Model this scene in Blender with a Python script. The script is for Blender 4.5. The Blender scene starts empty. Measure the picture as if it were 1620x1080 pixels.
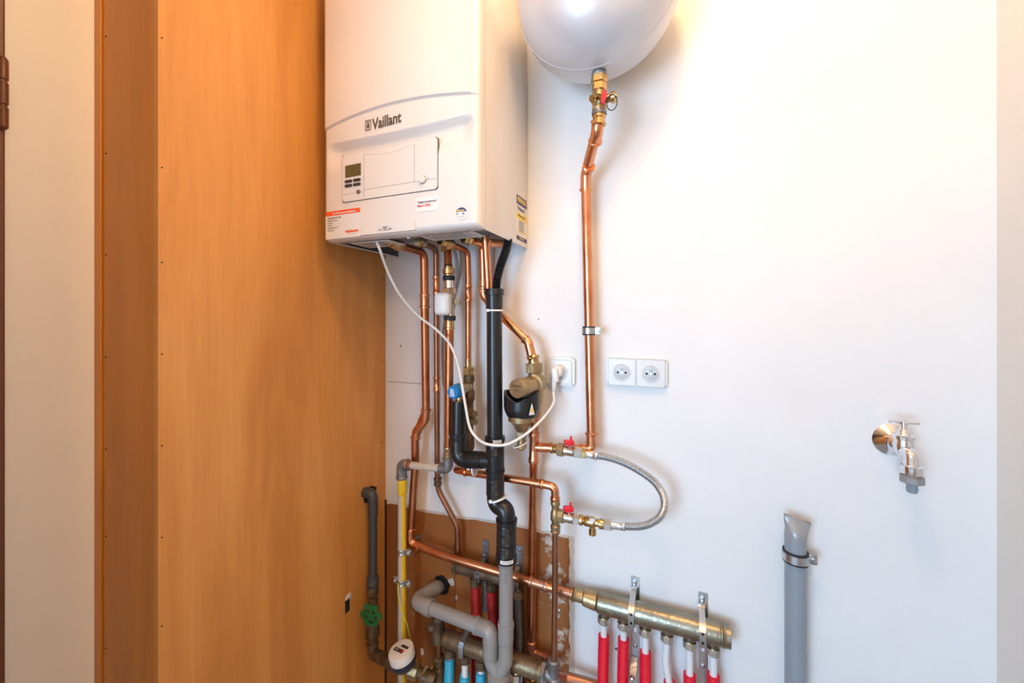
import bpy, bmesh, math, random
from mathutils import Vector, Matrix
random.seed(7)
S = bpy.context.scene
C = S.collection
PI = math.pi
# ------------------------------------------------------------------ camera
F, TH, YH, CH, D = 640.0, math.radians(22.5), 504.0, 1.35, 1.06   # focal px, yaw, horizon row, eye height, wall distance
cd = bpy.data.cameras.new('camera'); cam = bpy.data.objects.new('camera', cd); C.objects.link(cam)
cd.sensor_width = 36; cd.lens = F/1620*36; cd.shift_y = -(540-YH)/1620; cd.clip_start = 0.02
cam.location = (0, 0, CH); cam.rotation_euler = (PI/2, 0, TH)
S.camera = cam
# ------------------------------------------------------------------ light and exposure
S.view_settings.view_transform = 'Standard'; S.view_settings.look = 'None'
S.view_settings.gamma = 1; S.view_settings.use_curve_mapping = False
S.view_settings.exposure = 0.0
w = bpy.data.worlds.new('world'); S.world = w; w.use_nodes = True
w.node_tree.nodes['Background'].inputs[0].default_value = (.75, .85, 1, 1)
w.node_tree.nodes['Background'].inputs[1].default_value = 0.6
def area(name, loc, tgt, sx, sy, col, e):
    l = bpy.data.lights.new(name, 'AREA'); l.shape = 'RECTANGLE'; l.size = sx; l.size_y = sy; l.color = col; l.energy = e
    o = bpy.data.objects.new(name, l); C.objects.link(o); o.location = loc
    o.rotation_euler = (Vector(tgt)-Vector(loc)).to_track_quat('-Z', 'Y').to_euler(); return o
area('daylight_window', (-.9, -1.94, 1.25), (-.1, 1.0, 1.15), 1.1, 1.3, (.44, .70, 1.0), 66)
l = bpy.data.lights.new('warm_ceiling_bulb', 'POINT'); l.color = (1.0, .62, .31); l.energy = 15; l.shadow_soft_size = .06
o = bpy.data.objects.new('warm_ceiling_bulb', l); C.objects.link(o); o.location = (-.03, .36, 2.42)
l = bpy.data.lights.new('warm_room_fill', 'POINT'); l.color = (1.0, .60, .28); l.energy = 31; l.shadow_soft_size = .08  # added warm fill behind the camera, no such lamp known
o = bpy.data.objects.new('warm_room_fill', l); C.objects.link(o); o.location = (.85, -.75, 2.25)

# ------------------------------------------------------------------ pixel -> place (camera rays cut with real planes)
fw = Vector((-math.sin(TH), math.cos(TH), 0)); rt = Vector((math.cos(TH), math.sin(TH), 0)); O = Vector((0, 0, CH))
def ray(px, py): return fw + rt*((px-810)/F) + Vector((0, 0, 1))*((YH-py)/F)
def W(px, py, d=0):
    r = ray(px, py); return O + r*((D-d)/r.y)
def XP(px, py, X):
    r = ray(px, py); return O + r*(X/r.x)
def along(a, b, row=None, col=None):     # point of the segment a-b seen on a given row or column
    f = lambda P: (YH-F*(P-O).z/(P-O).dot(fw)-row) if row is not None else (810+F*(P-O).dot(rt)/(P-O).dot(fw)-col)
    lo, hi = -.3, 1.3; s0 = f(a.lerp(b, lo)) > 0
    for _ in range(40):
        m = (lo+hi)/2
        if (f(a.lerp(b, m)) > 0) == s0: lo = m
        else: hi = m
    return a.lerp(b, lo)
# ------------------------------------------------------------------ materials
def mat(name, col, rough=.5, metal=0, bump=0, bscale=60, var=0, vscale=8, stretch=(1,1,1), col2=None, coat=0, spec=None, emit=None, detail=4, lo=.35, hi=.65):
    m = bpy.data.materials.new(name); m.use_nodes = True; nt = m.node_tree; b = nt.nodes['Principled BSDF']
    b.inputs['Base Color'].default_value = (*col, 1); b.inputs['Roughness'].default_value = rough; b.inputs['Metallic'].default_value = metal
    if coat: b.inputs['Coat Weight'].default_value = coat; b.inputs['Coat Roughness'].default_value = .08
    if spec is not None: b.inputs['Specular IOR Level'].default_value = spec
    tc = nt.nodes.new('ShaderNodeTexCoord'); mp = nt.nodes.new('ShaderNodeMapping'); mp.inputs['Scale'].default_value = stretch
    geo = nt.nodes.new('ShaderNodeNewGeometry'); nt.links.new(geo.outputs['Position'], mp.inputs[0])
    if col2 is not None:
        n = nt.nodes.new('ShaderNodeTexNoise'); n.inputs['Scale'].default_value = vscale; n.inputs['Detail'].default_value = detail; n.inputs['Roughness'].default_value = .6
        nt.links.new(mp.outputs[0], n.inputs[0])
        r = nt.nodes.new('ShaderNodeValToRGB'); r.color_ramp.elements[0].position = lo; r.color_ramp.elements[1].position = hi
        r.color_ramp.elements[0].color = (*col, 1); r.color_ramp.elements[1].color = (*col2, 1)
        nt.links.new(n.outputs[0], r.inputs[0]); nt.links.new(r.outputs[0], b.inputs['Base Color'])
    if bump:
        n2 = nt.nodes.new('ShaderNodeTexNoise'); n2.inputs['Scale'].default_value = bscale; n2.inputs['Detail'].default_value = 3
        nt.links.new(mp.outputs[0], n2.inputs[0])
        bp = nt.nodes.new('ShaderNodeBump'); bp.inputs['Strength'].default_value = bump; bp.inputs['Distance'].default_value = .004
        nt.links.new(n2.outputs[0], bp.inputs['Height']); nt.links.new(bp.outputs[0], b.inputs['Normal'])
    return m
M = {}
M['wall'] = mat('white_wall_paint', (.80,.79,.77), .6, bump=.12, bscale=55, col2=(.84,.83,.81), vscale=3)
M['cream_wall'] = mat('cream_wall_tone', (.88,.85,.77), .45, bump=.05, bscale=40)  # left wall, creamier than the back wall
M['white_gloss'] = mat('cream_paint', (.74,.70,.64), .4, bump=.05, bscale=40)
M['floor'] = mat('grey_tile', (.35,.33,.31), .5)
M['brown'] = mat('brown_painted_wood', (.16,.055,.02), .35)
M['enamel'] = mat('white_enamel', (.71,.665,.61), .22, coat=.5)
M['panel'] = mat('cream_plastic', (.70,.65,.585), .35)
M['seam'] = mat('dark_seam', (.10,.09,.08), .6)
M['dark'] = mat('dark_plastic', (.03,.03,.03), .4)
M['lcd'] = mat('display_glass', (.10,.085,.03), .15)
M['grey_print'] = mat('grey_print', (.13,.11,.10), .4)
M['logo'] = mat('logo_metal', (.13,.10,.08), .35, metal=.3)
M['orange'] = mat('orange_print', (.85,.10,.02), .5)
M['redprint'] = mat('red_print', (.75,.03,.04), .5)
M['navy'] = mat('navy_print', (.035,.035,.16), .5)
M['yellowprint'] = mat('yellow_print', (.85,.62,.05), .5)
M['paper'] = mat('label_paper', (.74,.71,.66), .55)
M['steel'] = mat('zinc_steel', (.55,.56,.57), .32, metal=1, bump=.1, bscale=120)
M['greymetal'] = mat('grey_sheet_metal', (.30,.29,.29), .4, metal=.6)
M['darksheet'] = mat('dark_sheet_metal', (.09,.085,.085), .5, metal=.4)
M['chrome'] = mat('chrome', (.80,.81,.83), .07, metal=1)
M['copper'] = mat('copper', (.66,.25,.115), .24, metal=1, bump=.08, bscale=70, col2=(.80,.38,.20), vscale=14)
M['copper_mid'] = mat('aged_copper', (.48,.175,.075), .28, metal=1, bump=.08, bscale=70, col2=(.60,.25,.12), vscale=14)
M['red_shaded'] = mat('shaded_red_corrugated_plastic', (.36,.004,.010), .5)  # darker copy of the sleeve red, shade put into its colour
M['copper_bright'] = mat('bright_copper', (.86,.42,.21), .2, metal=1, bump=.06, bscale=60, col2=(.80,.36,.17), vscale=10)
M['copper_dark'] = mat('tarnished_copper', (.30,.13,.07), .35, metal=.9, bump=.1, bscale=80, col2=(.42,.19,.10), vscale=12)
M['copper_worn'] = mat('worn_copper', (.52,.20,.10), .36, metal=.85, bump=.12, bscale=60, col2=(.36,.20,.13), vscale=16)
M['brass'] = mat('brass', (.62,.43,.19), .25, metal=1, bump=.1, bscale=90, col2=(.50,.33,.14), vscale=25)
M['brass_dull'] = mat('dull_brass', (.47,.34,.17), .38, metal=.85, bump=.2, bscale=110, col2=(.33,.24,.13), vscale=30)
M['brass_dark'] = mat('tarnished_brass', (.085,.052,.027), .5, metal=.5, bump=.4, bscale=90, col2=(.19,.125,.07), vscale=30)
M['manifold'] = mat('nickel_brass', (.36,.32,.23), .34, metal=1, bump=.25, bscale=90, col2=(.27,.24,.18), vscale=25)
M['nickel'] = mat('nickel', (.62,.57,.49), .22, metal=1)
M['brass_brown'] = mat('brown_brass', (.26,.18,.10), .42, metal=.7, bump=.3, bscale=100, col2=(.17,.11,.06), vscale=28)
M['galv'] = mat('galvanised_iron', (.20,.20,.20), .45, metal=.7, bump=.4, bscale=90, col2=(.30,.30,.30), vscale=30)
M['black'] = mat('black_plastic', (.010,.010,.011), .30)
M['rubber'] = mat('black_rubber', (.02,.02,.022), .65)
M['pvc'] = mat('grey_pvc', (.27,.258,.242), .35)
M['pvc_blue'] = mat('blue_grey_pvc', (.27,.31,.35), .35, bump=.05, bscale=30)
M['pvc_dark'] = mat('dark_grey_pvc', (.05,.052,.055), .4)
M['tape'] = mat('silver_tape', (.33,.34,.35), .3, metal=.2, bump=.3, bscale=40)
M['hosegrey'] = mat('light_grey_plastic', (.55,.54,.52), .5)
M['white'] = mat('white_plastic', (.80,.79,.76), .35)
M['socket'] = mat('socket_plastic', (.72,.72,.69), .3)
M['cable'] = mat('white_cable', (.78,.76,.71), .4)
M['red'] = mat('red_plastic', (.72,.01,.03), .35)
M['reddim'] = mat('red_corrugated_plastic', (.78,.005,.035), .4)
M['cyan'] = mat('blue_corrugated_plastic', (.03,.42,.62), .4)
M['pex'] = mat('white_pipe_plastic', (.78,.78,.78), .35)
M['blue'] = mat('blue_plastic', (.01,.20,.50), .35)
M['green'] = mat('green_painted_iron', (.01,.14,.035), .4, bump=.1)
M['yellowpaint'] = mat('yellow_paint', (.78,.50,.02), .45, bump=.15, bscale=60)
M['beige'] = mat('beige_paint', (.52,.46,.38), .5, bump=.3, bscale=70, col2=(.40,.34,.27), vscale=22, lo=.5, hi=.75)
M['tank'] = mat('silver_grey_lacquer', (.60,.61,.64), .30, metal=.15, coat=.4)
M['hole'] = mat('dark_hole', (.008,.006,.005), .9)
M['chip'] = mat('chipped_plaster', (.62,.57,.50), .8, bump=.5, bscale=90)
M['meterblue'] = mat('dark_blue_plastic', (.02,.025,.05), .4)
M['earth'] = mat('green_wire', (.08,.25,.03), .4)
M['earthy'] = mat('yellow_wire', (.65,.55,.03), .4)

def wood(name, c1, c2, c3, rough=.42, splat=False):
    m = bpy.data.materials.new(name); m.use_nodes = True; nt = m.node_tree; b = nt.nodes['Principled BSDF']; N = nt.nodes.new; L = nt.links.new
    geo = N('ShaderNodeNewGeometry'); mp = N('ShaderNodeMapping'); mp.inputs['Scale'].default_value = (5, 5, .7); L(geo.outputs['Position'], mp.inputs[0])
    n = N('ShaderNodeTexNoise'); n.inputs['Scale'].default_value = 1.6; n.inputs['Detail'].default_value = 6; n.inputs['Distortion'].default_value = 1.2; L(mp.outputs[0], n.inputs[0])
    r = N('ShaderNodeValToRGB'); e = r.color_ramp.elements; e[0].position = .3; e[0].color = (*c1, 1); e[1].position = .72; e[1].color = (*c3, 1)
    x = e.new(.5); x.color = (*c2, 1); L(n.outputs[0], r.inputs[0])
    mp2 = N('ShaderNodeMapping'); mp2.inputs['Scale'].default_value = (160, 160, 6); L(geo.outputs['Position'], mp2.inputs[0])
    n2 = N('ShaderNodeTexNoise'); n2.inputs['Scale'].default_value = 1; n2.inputs['Detail'].default_value = 3; L(mp2.outputs[0], n2.inputs[0])
    mx = N('ShaderNodeMixRGB'); mx.blend_type = 'MULTIPLY'; mx.inputs[0].default_value = .28
    r2 = N('ShaderNodeValToRGB'); r2.color_ramp.elements[0].position = .3; r2.color_ramp.elements[0].color = (.72,.68,.62,1); r2.color_ramp.elements[1].position = .6; r2.color_ramp.elements[1].color = (1,1,1,1)
    L(n2.outputs[0], r2.inputs[0]); L(r.outputs[0], mx.inputs[1]); L(r2.outputs[0], mx.inputs[2])
    out = mx.outputs[0]
    if splat:   # old plaster and paint smears left on the board
        n3 = N('ShaderNodeTexNoise'); n3.inputs['Scale'].default_value = 16; n3.inputs['Detail'].default_value = 6; n3.inputs['Roughness'].default_value = .65; L(geo.outputs['Position'], n3.inputs[0])
        sx = N('ShaderNodeSeparateXYZ'); L(geo.outputs['Position'], sx.inputs[0])
        mr = N('ShaderNodeMapRange'); mr.inputs[1].default_value = -.55; mr.inputs[2].default_value = -.24; mr.inputs[3].default_value = -.11; mr.inputs[4].default_value = .13; L(sx.outputs[0], mr.inputs[0])
        ad = N('ShaderNodeMath'); ad.operation = 'ADD'; L(n3.outputs[0], ad.inputs[0]); L(mr.outputs[0], ad.inputs[1])
        r3 = N('ShaderNodeValToRGB'); r3.color_ramp.elements[0].position = .60; r3.color_ramp.elements[1].position = .66; L(ad.outputs[0], r3.inputs[0])
        m3 = N('ShaderNodeMixRGB'); L(r3.outputs[0], m3.inputs[0]); L(out, m3.inputs[1]); m3.inputs[2].default_value = (.62,.52,.42,1); out = m3.outputs[0]
    L(out, b.inputs['Base Color']); b.inputs['Roughness'].default_value = rough
    bp = N('ShaderNodeBump'); bp.inputs['Strength'].default_value = .05; bp.inputs['Distance'].default_value = .003; L(n2.outputs[0], bp.inputs['Height']); L(bp.outputs[0], b.inputs['Normal'])
    return m
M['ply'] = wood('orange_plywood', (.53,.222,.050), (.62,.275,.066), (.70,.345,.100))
M['ply_shaded'] = wood('orange_plywood_shaded', (.50,.185,.018), (.57,.215,.024), (.63,.255,.036))  # same plywood, with the shade on the front put into its colour
M['board'] = wood('brown_backing_board', (.26,.085,.016), (.32,.11,.022), (.39,.145,.036), .6, splat=True)

# ------------------------------------------------------------------ mesh helpers
def pw(o):      # world place of an object built here (no rotations on parents)
    v = Vector((0,0,0))
    while o: v += o.location; o = o.parent
    return v
def obj(name, bm, m, parent=None, smooth=True, auto=True):
    me = bpy.data.meshes.new(name)
    bmesh.ops.recalc_face_normals(bm, faces=bm.faces)
    if parent: bmesh.ops.translate(bm, verts=bm.verts, vec=-pw(parent))
    bm.to_mesh(me); bm.free()
    for mm in (m if isinstance(m, (list, tuple)) else [m]): me.materials.append(M[mm])
    if smooth:
        for p in me.polygons: p.use_smooth = True
        if auto: me.set_sharp_from_angle(angle=math.radians(38))
    o = bpy.data.objects.new(name, me); C.objects.link(o); o.parent = parent; return o
def thing(name, label, cat, loc=(0,0,0), group=None):
    o = bpy.data.objects.new(name, None); C.objects.link(o); o.location = loc; o.empty_display_size = .03
    o['label'] = label; o['category'] = cat
    if group: o['group'] = group
    return o
def tag(o, label, cat, group=None):
    o['label'] = label; o['category'] = cat
    if group: o['group'] = group
    return o
def struct(name, bm, m): o = obj(name, bm, m, None, False); o['kind'] = 'structure'; return o
def B(): return bmesh.new()
def box(bm, x0, x1, y0, y1, z0, z1, bev=0, seg=2):
    r = bmesh.ops.create_cube(bm, size=1); vs = r['verts']
    for v in vs: v.co = Vector((x0 if v.co.x < 0 else x1, y0 if v.co.y < 0 else y1, z0 if v.co.z < 0 else z1))
    if bev:
        es = list({e for v in vs for e in v.link_edges})
        bmesh.ops.bevel(bm, geom=es, offset=bev, segments=seg, affect='EDGES', profile=.5)
    return bm
def obox(bm, c, ax, ay, az, bev=0, seg=2):   # oriented box, half-axis vectors
    t = bmesh.new(); box(t, -1, 1, -1, 1, -1, 1)
    m = Matrix((ax, ay, az)).transposed()
    for v in t.verts: v.co = m @ v.co + c
    if bev: bmesh.ops.bevel(t, geom=list(t.edges), offset=bev, segments=seg, affect='EDGES', profile=.5)
    me = bpy.data.meshes.new('tmp'); t.to_mesh(me); t.free(); bm.from_mesh(me); bpy.data.meshes.remove(me); return bm
def rnd(pts, rad=.03, n=7):      # polyline with rounded corners
    pts = [Vector(p) for p in pts]; out = [pts[0]]
    for i in range(1, len(pts)-1):
        a, b, c = pts[i-1], pts[i], pts[i+1]; u = (a-b); v = (c-b); lu, lv = u.length, v.length; u.normalize(); v.normalize()
        R = rad[i-1] if isinstance(rad, (list, tuple)) else rad
        ang = u.angle(v, PI)
        if ang > PI-.03: out.append(b); continue
        t = min(R/math.tan(ang/2), lu*.48, lv*.48); p0, p1 = b+u*t, b+v*t
        for k in range(n+1):
            s = k/n; out.append(p0*(1-s)**2 + b*2*s*(1-s) + p1*s*s)
    out.append(pts[-1]); return out
def spl(pts, n=10):              # catmull-rom
    P = [Vector(p) for p in pts]; P = [P[0]*2-P[1]] + P + [P[-1]*2-P[-2]]; out = []
    for i in range(1, len(P)-2):
        a, b, c, d = P[i-1:i+3]
        for k in range(n):
            t = k/n; out.append(.5*((2*b)+(-a+c)*t+(2*a-5*b+4*c-d)*t*t+(-a+3*b-3*c+d)*t**3))
    out.append(P[-2]); return out
def resample(pts, step):
    L = [0]
    for i in range(1, len(pts)): L.append(L[-1]+(pts[i]-pts[i-1]).length)
    n = max(2, int(L[-1]/step)); out = []; j = 0
    for k in range(n+1):
        s = L[-1]*k/n
        while j < len(L)-2 and L[j+1] < s: j += 1
        q = (s-L[j])/max(1e-9, L[j+1]-L[j]); out.append(pts[j].lerp(pts[j+1], q))
    return out, L[-1]
def sweep(bm, pts, r, n=18, cap=True, rot=0):
    pts = [Vector(p) for p in pts]; N = len(pts)
    R = r if isinstance(r, (list, tuple)) else [r]*N
    tan = [((pts[min(i+1,N-1)]-pts[max(i-1,0)])).normalized() for i in range(N)]
    up = Vector((0,1,0)) if abs(tan[0].y) < .8 else Vector((0,0,1))
    nv = (up - tan[0]*up.dot(tan[0])).normalized(); rings = []
    for i in range(N):
        nv = (nv - tan[i]*nv.dot(tan[i])).normalized(); bv = tan[i].cross(nv)
        rings.append([bm.verts.new(pts[i] + (nv*math.cos(2*PI*k/n+rot) + bv*math.sin(2*PI*k/n+rot))*R[i]) for k in range(n)])
    for i in range(N-1):
        for k in range(n): bm.faces.new((rings[i][k], rings[i][(k+1)%n], rings[i+1][(k+1)%n], rings[i+1][k]))
    if cap: bm.faces.new(rings[0]); bm.faces.new(rings[-1])
    return bm
def lathe(bm, a, b, prof, n=24, rot=0):      # prof: (t along a->b in 0..1, radius)
    a = Vector(a); b = Vector(b); ax = (b-a); L = ax.length; ax.normalize()
    up = Vector((0,1,0)) if abs(ax.y) < .8 else Vector((0,0,1))
    nv = (up - ax*up.dot(ax)).normalized(); bv = ax.cross(nv); rings = []
    for t, r in prof:
        c = a + ax*L*t; r = max(r, 1e-5)
        rings.append([bm.verts.new(c + (nv*math.cos(2*PI*k/n+rot) + bv*math.sin(2*PI*k/n+rot))*r) for k in range(n)])
    for i in range(len(rings)-1):
        for k in range(n): bm.faces.new((rings[i][k], rings[i][(k+1)%n], rings[i+1][(k+1)%n], rings[i+1][k]))
    bm.faces.new(rings[0]); bm.faces.new(rings[-1]); return bm
def hexnut(bm, a, b, r, n=6):
    return lathe(bm, a, b, [(0,r*.88),(.08,r),(.92,r),(1,r*.88)], n, rot=PI/6)
def ringprof(r, bead=.25, body=.10):
    return [(0,r*1.0),(.0,r*(1+bead)),(.06,r*(1.02+bead)),(.14,r*(1+bead)),(.18,r*(1+body)),(.82,r*(1+body)),(.86,r*(1+bead)),(.94,r*(1.02+bead)),(1,r*(1+bead)),(1,r)]
def coupling(bm, a, b, r): return lathe(bm, a, b, ringprof(r))
def bead(bm, c, d, r, w=.006): 
    d = Vector(d).normalized(); return lathe(bm, Vector(c)-d*w/2, Vector(c)+d*w/2, [(0,r),(0,r*1.2),(.25,r*1.28),(.75,r*1.28),(1,r*1.2),(1,r)])
def elbow(bm, pts, r, rad=.028, bw=.007, body=1.10, bd=1.30):      # press-fit elbow: sleeve with a bead at either mouth
    p, L = resample(rnd(pts, rad, 10), .002); n = len(p); R = []
    for i in range(n):
        s = min(i, n-1-i)*L/(n-1); R.append(r*bd if .001 < s < bw else r*body)
    return sweep(bm, p, R)
def corr(bm, pts, r, amp, period, n=16):
    p, L = resample(pts, period/4); R = [r + amp*math.cos(2*PI*i/4) for i in range(len(p))]
    return sweep(bm, p, R, n)
def strap(bm, pts, x, wd, th=.002):          # flat metal strip following (Y, Z) points at constant X
    n = len(pts); rows = []
    for i in range(n):
        a = Vector(pts[max(i-1,0)]); b = Vector(pts[min(i+1,n-1)]); t = (b-a).normalized(); nn = Vector((-t.y, t.x))*th/2; p = Vector(pts[i])
        rows.append([bm.verts.new((x+sx*wd/2, p.x+s*nn.x, p.y+s*nn.y)) for sx, s in ((-1,-1),(1,-1),(1,1),(-1,1))])
    for i in range(n-1):
        for k in range(4): bm.faces.new((rows[i][k], rows[i][(k+1)%4], rows[i+1][(k+1)%4], rows[i+1][k]))
    bm.faces.new(rows[0]); bm.faces.new(rows[-1]); return bm
def poly(bm, pts, ext):                      # extruded outline
    a = [bm.verts.new(Vector(p)) for p in pts]; b = [bm.verts.new(Vector(p)+Vector(ext)) for p in pts]; n = len(a)
    bm.faces.new(a); bm.faces.new(b)
    for i in range(n): bm.faces.new((a[i], a[(i+1)%n], b[(i+1)%n], b[i]))
    return bm
def rrect(w, h, r, n=5):
    out = []
    for cx, cy, a0 in ((w/2-r, h/2-r, 0), (-w/2+r, h/2-r, PI/2), (-w/2+r, -h/2+r, PI), (w/2-r, -h/2+r, 3*PI/2)):
        for k in range(n+1): a = a0+PI/2*k/n; out.append((cx+r*math.cos(a), cy+r*math.sin(a)))
    return out
def textbm(s, size, place, sx=1.0, bold=0, ext=.0, align='LEFT'):   # flat lettering; place(x,y) -> world point
    cu = bpy.data.curves.new('t', 'FONT'); cu.body = s; cu.size = size; cu.align_x = align; cu.resolution_u = 3; cu.offset = bold
    to = bpy.data.objects.new('t', cu); C.objects.link(to); bpy.context.view_layer.update()
    me = bpy.data.meshes.new_from_object(to.evaluated_get(bpy.context.evaluated_depsgraph_get())); bm = bmesh.new(); bm.from_mesh(me)
    bpy.data.objects.remove(to); bpy.data.meshes.remove(me); bpy.data.curves.remove(cu)
    for v in bm.verts: v.co = Vector(place(v.co.x*sx, v.co.y))
    return bm
def pipe(bm, pts, r, rad=.03, n=18): return sweep(bm, rnd(pts, rad), r, n)

# ------------------------------------------------------------------ the room
XB = XP_ = None
def T(px): return math.tan(math.atan((px-810)/F)-TH)
XBOX = D*T(610); YBF = XBOX/T(250); XL = YBF*T(153); XR = D*T(1577); ZC = 2.55; YR = -1.9; RX0, RX1 = -2.0, 1.7
YT = XL/T(5)
struct('floor', box(B(), RX0-.1, RX1+.1, YR-.1, D+.1, -.1, 0), 'floor')
struct('ceiling', box(B(), RX0-.1, RX1+.1, YR-.1, D+.1, ZC, ZC+.1), 'wall')
struct('wall_back', box(B(), XL-.1, XR+.1, D, D+.1, 0, ZC), 'wall')
struct('wall_right', box(B(), XR, XR+.1, .20, D, 0, ZC), 'white_gloss')
struct('wall_left', box(B(), XL-.1, XL, .20, D, 0, ZC), 'cream_wall')
# the closet's own front wall with the doorway the photograph is taken from; unseen, left jamb set to keep daylight off the front panel
bm = B(); box(bm, RX0, -.745, .08, .20, 0, ZC); box(bm, .30, RX1, .08, .20, 0, ZC); box(bm, -.745, .30, .08, .20, 2.12, ZC)
struct('wall_front', bm, 'wall')
# the room behind the camera with its window
struct('wall_room_left', box(B(), RX0-.1, RX0, YR, .08, 0, ZC), 'wall'); struct('wall_room_right', box(B(), RX1, RX1+.1, YR, .08, 0, ZC), 'wall')
bm = B(); x0, x1, z0, z1 = -1.5, -.3, .55, 1.95
box(bm, RX0, x0, YR-.1, YR, 0, ZC); box(bm, x1, RX1, YR-.1, YR, 0, ZC); box(bm, x0, x1, YR-.1, YR, 0, z0); box(bm, x0, x1, YR-.1, YR, z1, ZC)
struct('wall_room_rear', bm, 'wall')
bm = B(); box(bm, XL, XL+.010, YT-.09, YT, 0, 2.1, .003); box(bm, XL, XL+.02, YT-.09, YT-.014, 0, 2.1, .003)
t1 = struct('trim_1', bm, 'brown')
# hinge knuckle on the brown jamb
hy = YT-.004; t = thing('door_hinge', 'brown barrel hinge on the door jamb at the far left edge', 'hinge', (XL, hy, XP(6, 205, XL).z))
za, zb = XP(6, 208, XL).z, XP(6, 95, XL).z
h = obj('knuckle', lathe(B(), (XL+.012, hy, za), (XL+.012, hy, zb), [(0,.004),(.03,.007),(.3,.007),(.31,.0055),(.34,.0055),(.35,.007),(.64,.007),(.65,.0055),(.68,.0055),(.69,.007),(.96,.007),(1,.004)], 16), 'brown', t)
obj('hinge_leaf', box(B(), XL, XL+.003, hy-.03, hy+.006, za+.004, zb-.004, .001), 'brown', t)
# boxing
t = thing('plywood_boxing', 'tall orange plywood boxing filling the left corner beside the boiler', 'boxing', (XBOX, D, 0))
P_ = .012
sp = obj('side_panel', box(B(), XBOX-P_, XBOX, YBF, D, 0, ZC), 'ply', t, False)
fp = obj('front_panel', box(B(), XL+.004, XBOX-P_, YBF, YBF+P_, 0, ZC), 'ply_shaded', t, False); fp['label'] = 'narrow front panel, toned darker for shade'
obj('edge_strip', box(B(), XL, XL+.022, YBF-.004, YBF, 0, ZC, .001), 'ply_shaded', t, False)
for py in (58, 243, 403, 565, 710, 848, 1025):
    p = XP(170, py, 0.0001) if False else None
    r = ray(168, py); q = O + r*(YBF/r.y); obj('screw', lathe(B(), q-Vector((0,.0012,0)), q+Vector((0,.001,0)), [(0,.0006),(.1,.0016),(1,.0016)], 10), 'hole', fp)
for py in (60, 265, 415, 560, 705, 850, 990):
    q = XP(256, py, XBOX); obj('screw', lathe(B(), q+Vector((.0010,0,0)), q-Vector((.001,0,0)), [(0,.0005),(.1,.0014),(1,.0014)], 10), 'hole', sp)
for py in (440, 570, 700, 850):
    q = XP(604, py, XBOX); obj('screw', lathe(B(), q+Vector((.0010,0,0)), q-Vector((.001,0,0)), [(0,.0008),(.1,.002),(1,.002)], 10), 'hole', sp)
q = XP(550, 958, XBOX); s = obj('slot_hole', box(B(), XBOX-.001, XBOX+.0006, q.y-.010, q.y+.008, q.z-.018, q.z+.020, .001), 'hole', sp)
q = XP(551, 945, XBOX); obj('chipped_edge', lathe(B(), q+Vector((.0006,0,0)), q-Vector((.001,0,0)), [(0,.010),(.4,.013),(1,.013)], 9), 'chip', sp)
q1, q2 = XP(577, 773, XBOX), XP(611, 758, XBOX)
bm = B(); a = [XP(574, 774, XBOX), XP(588, 768, XBOX), XP(596, 770, XBOX), XP(590, 797, XBOX), XP(576, 795, XBOX)]
poly(bm, [p+Vector((.0006,0,0)) for p in a], (-.001,0,0)); obj('cut_out', bm, 'hole', sp, False)
# dark strip for the gap where the boxing meets the back wall
obj('corner_gap', box(B(), XBOX, XBOX+.005, D-.004, D, 0, W(612,790).z), 'hole', t, False)

# backing board with ragged plaster edge
t = thing('backing_board', 'brown smeared wooden board set into the wall behind the lower pipes', 'board', W(760, 1000))
pts = [W(613,795), W(640,798), W(663,805), W(700,811), W(727,817), W(770,823), W(812,830), W(848,838), W(880,843), W(904,849)]
xb1 = W(905,850).x
bm = B(); fr = [Vector((p.x, D-.004, p.z+random.uniform(-.0015,.0015))) for p in pts] + [Vector((xb1, D-.004, W(905,960).z)), Vector((xb1-.004, D-.004, .0)), Vector((pts[0].x, D-.004, .0))]
poly(bm, fr, (0,.004,0)); bb = obj('board', bm, 'board', t, False)
for px in (721, 811):
    a = W(px, 1040); obj('groove', box(B(), a.x-.0006, a.x+.0006, D-.0046, D-.004, .02, W(px, 822 if px<800 else 832).z), 'hole', bb, False)
bm = B(); a = W(905,850); prev = None
zz = a.z+.004; L1 = []; L2 = []
while zz > .3:
    L1.append(Vector((a.x+random.uniform(-.004,.001)-.004, D-.0065, zz))); L2.append(Vector((a.x+.006+random.uniform(-.002,.002), D-.0008, zz))); zz -= .012
v1 = [bm.verts.new(p) for p in L1]; v2 = [bm.verts.new(p) for p in L2]; v3 = [bm.verts.new(p+Vector((0,.007,0))) for p in L1]
for i in range(len(v1)-1): bm.faces.new((v1[i],v1[i+1],v2[i+1],v2[i])); bm.faces.new((v1[i],v1[i+1],v3[i+1],v3[i]))
obj('plaster_edge', bm, 'chip', t)
bm = B(); n = len(pts)
v1 = []; v2 = []; v3 = []
for i in range(40):
    s = i/39*(n-1); k = min(int(s), n-2); p = pts[k].lerp(pts[k+1], s-k); j = random.uniform(-.002,.002)
    v1.append(bm.verts.new((p.x, D-.0005, p.z+.003+j))); v2.append(bm.verts.new((p.x, D-.0055, p.z-.001+j))); v3.append(bm.verts.new((p.x, D-.0045, p.z-.003+j*1.5)))
for i in range(39): bm.faces.new((v1[i],v1[i+1],v2[i+1],v2[i])); bm.faces.new((v2[i],v2[i+1],v3[i+1],v3[i]))
obj('plaster_lip', bm, 'chip', t)
# flakes of plaster near the drain hole
for k, (cx, cy, rr) in enumerate(((715,920,.013),(722,945,.006),(884,920,.010),(668,1030,.008),(845,905,.006))):
    c = W(cx, cy, .004); bm = B(); o_ = []
    for i in range(11):
        a = 2*PI*i/11; q = rr*random.uniform(.6,1.25); o_.append((c.x+q*math.cos(a)*.9, D-.0048, c.z+q*1.2*math.sin(a)))
    poly(bm, o_, (0,.0009,0)); obj('plaster_smear', bm, 'chip', t, False)

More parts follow.
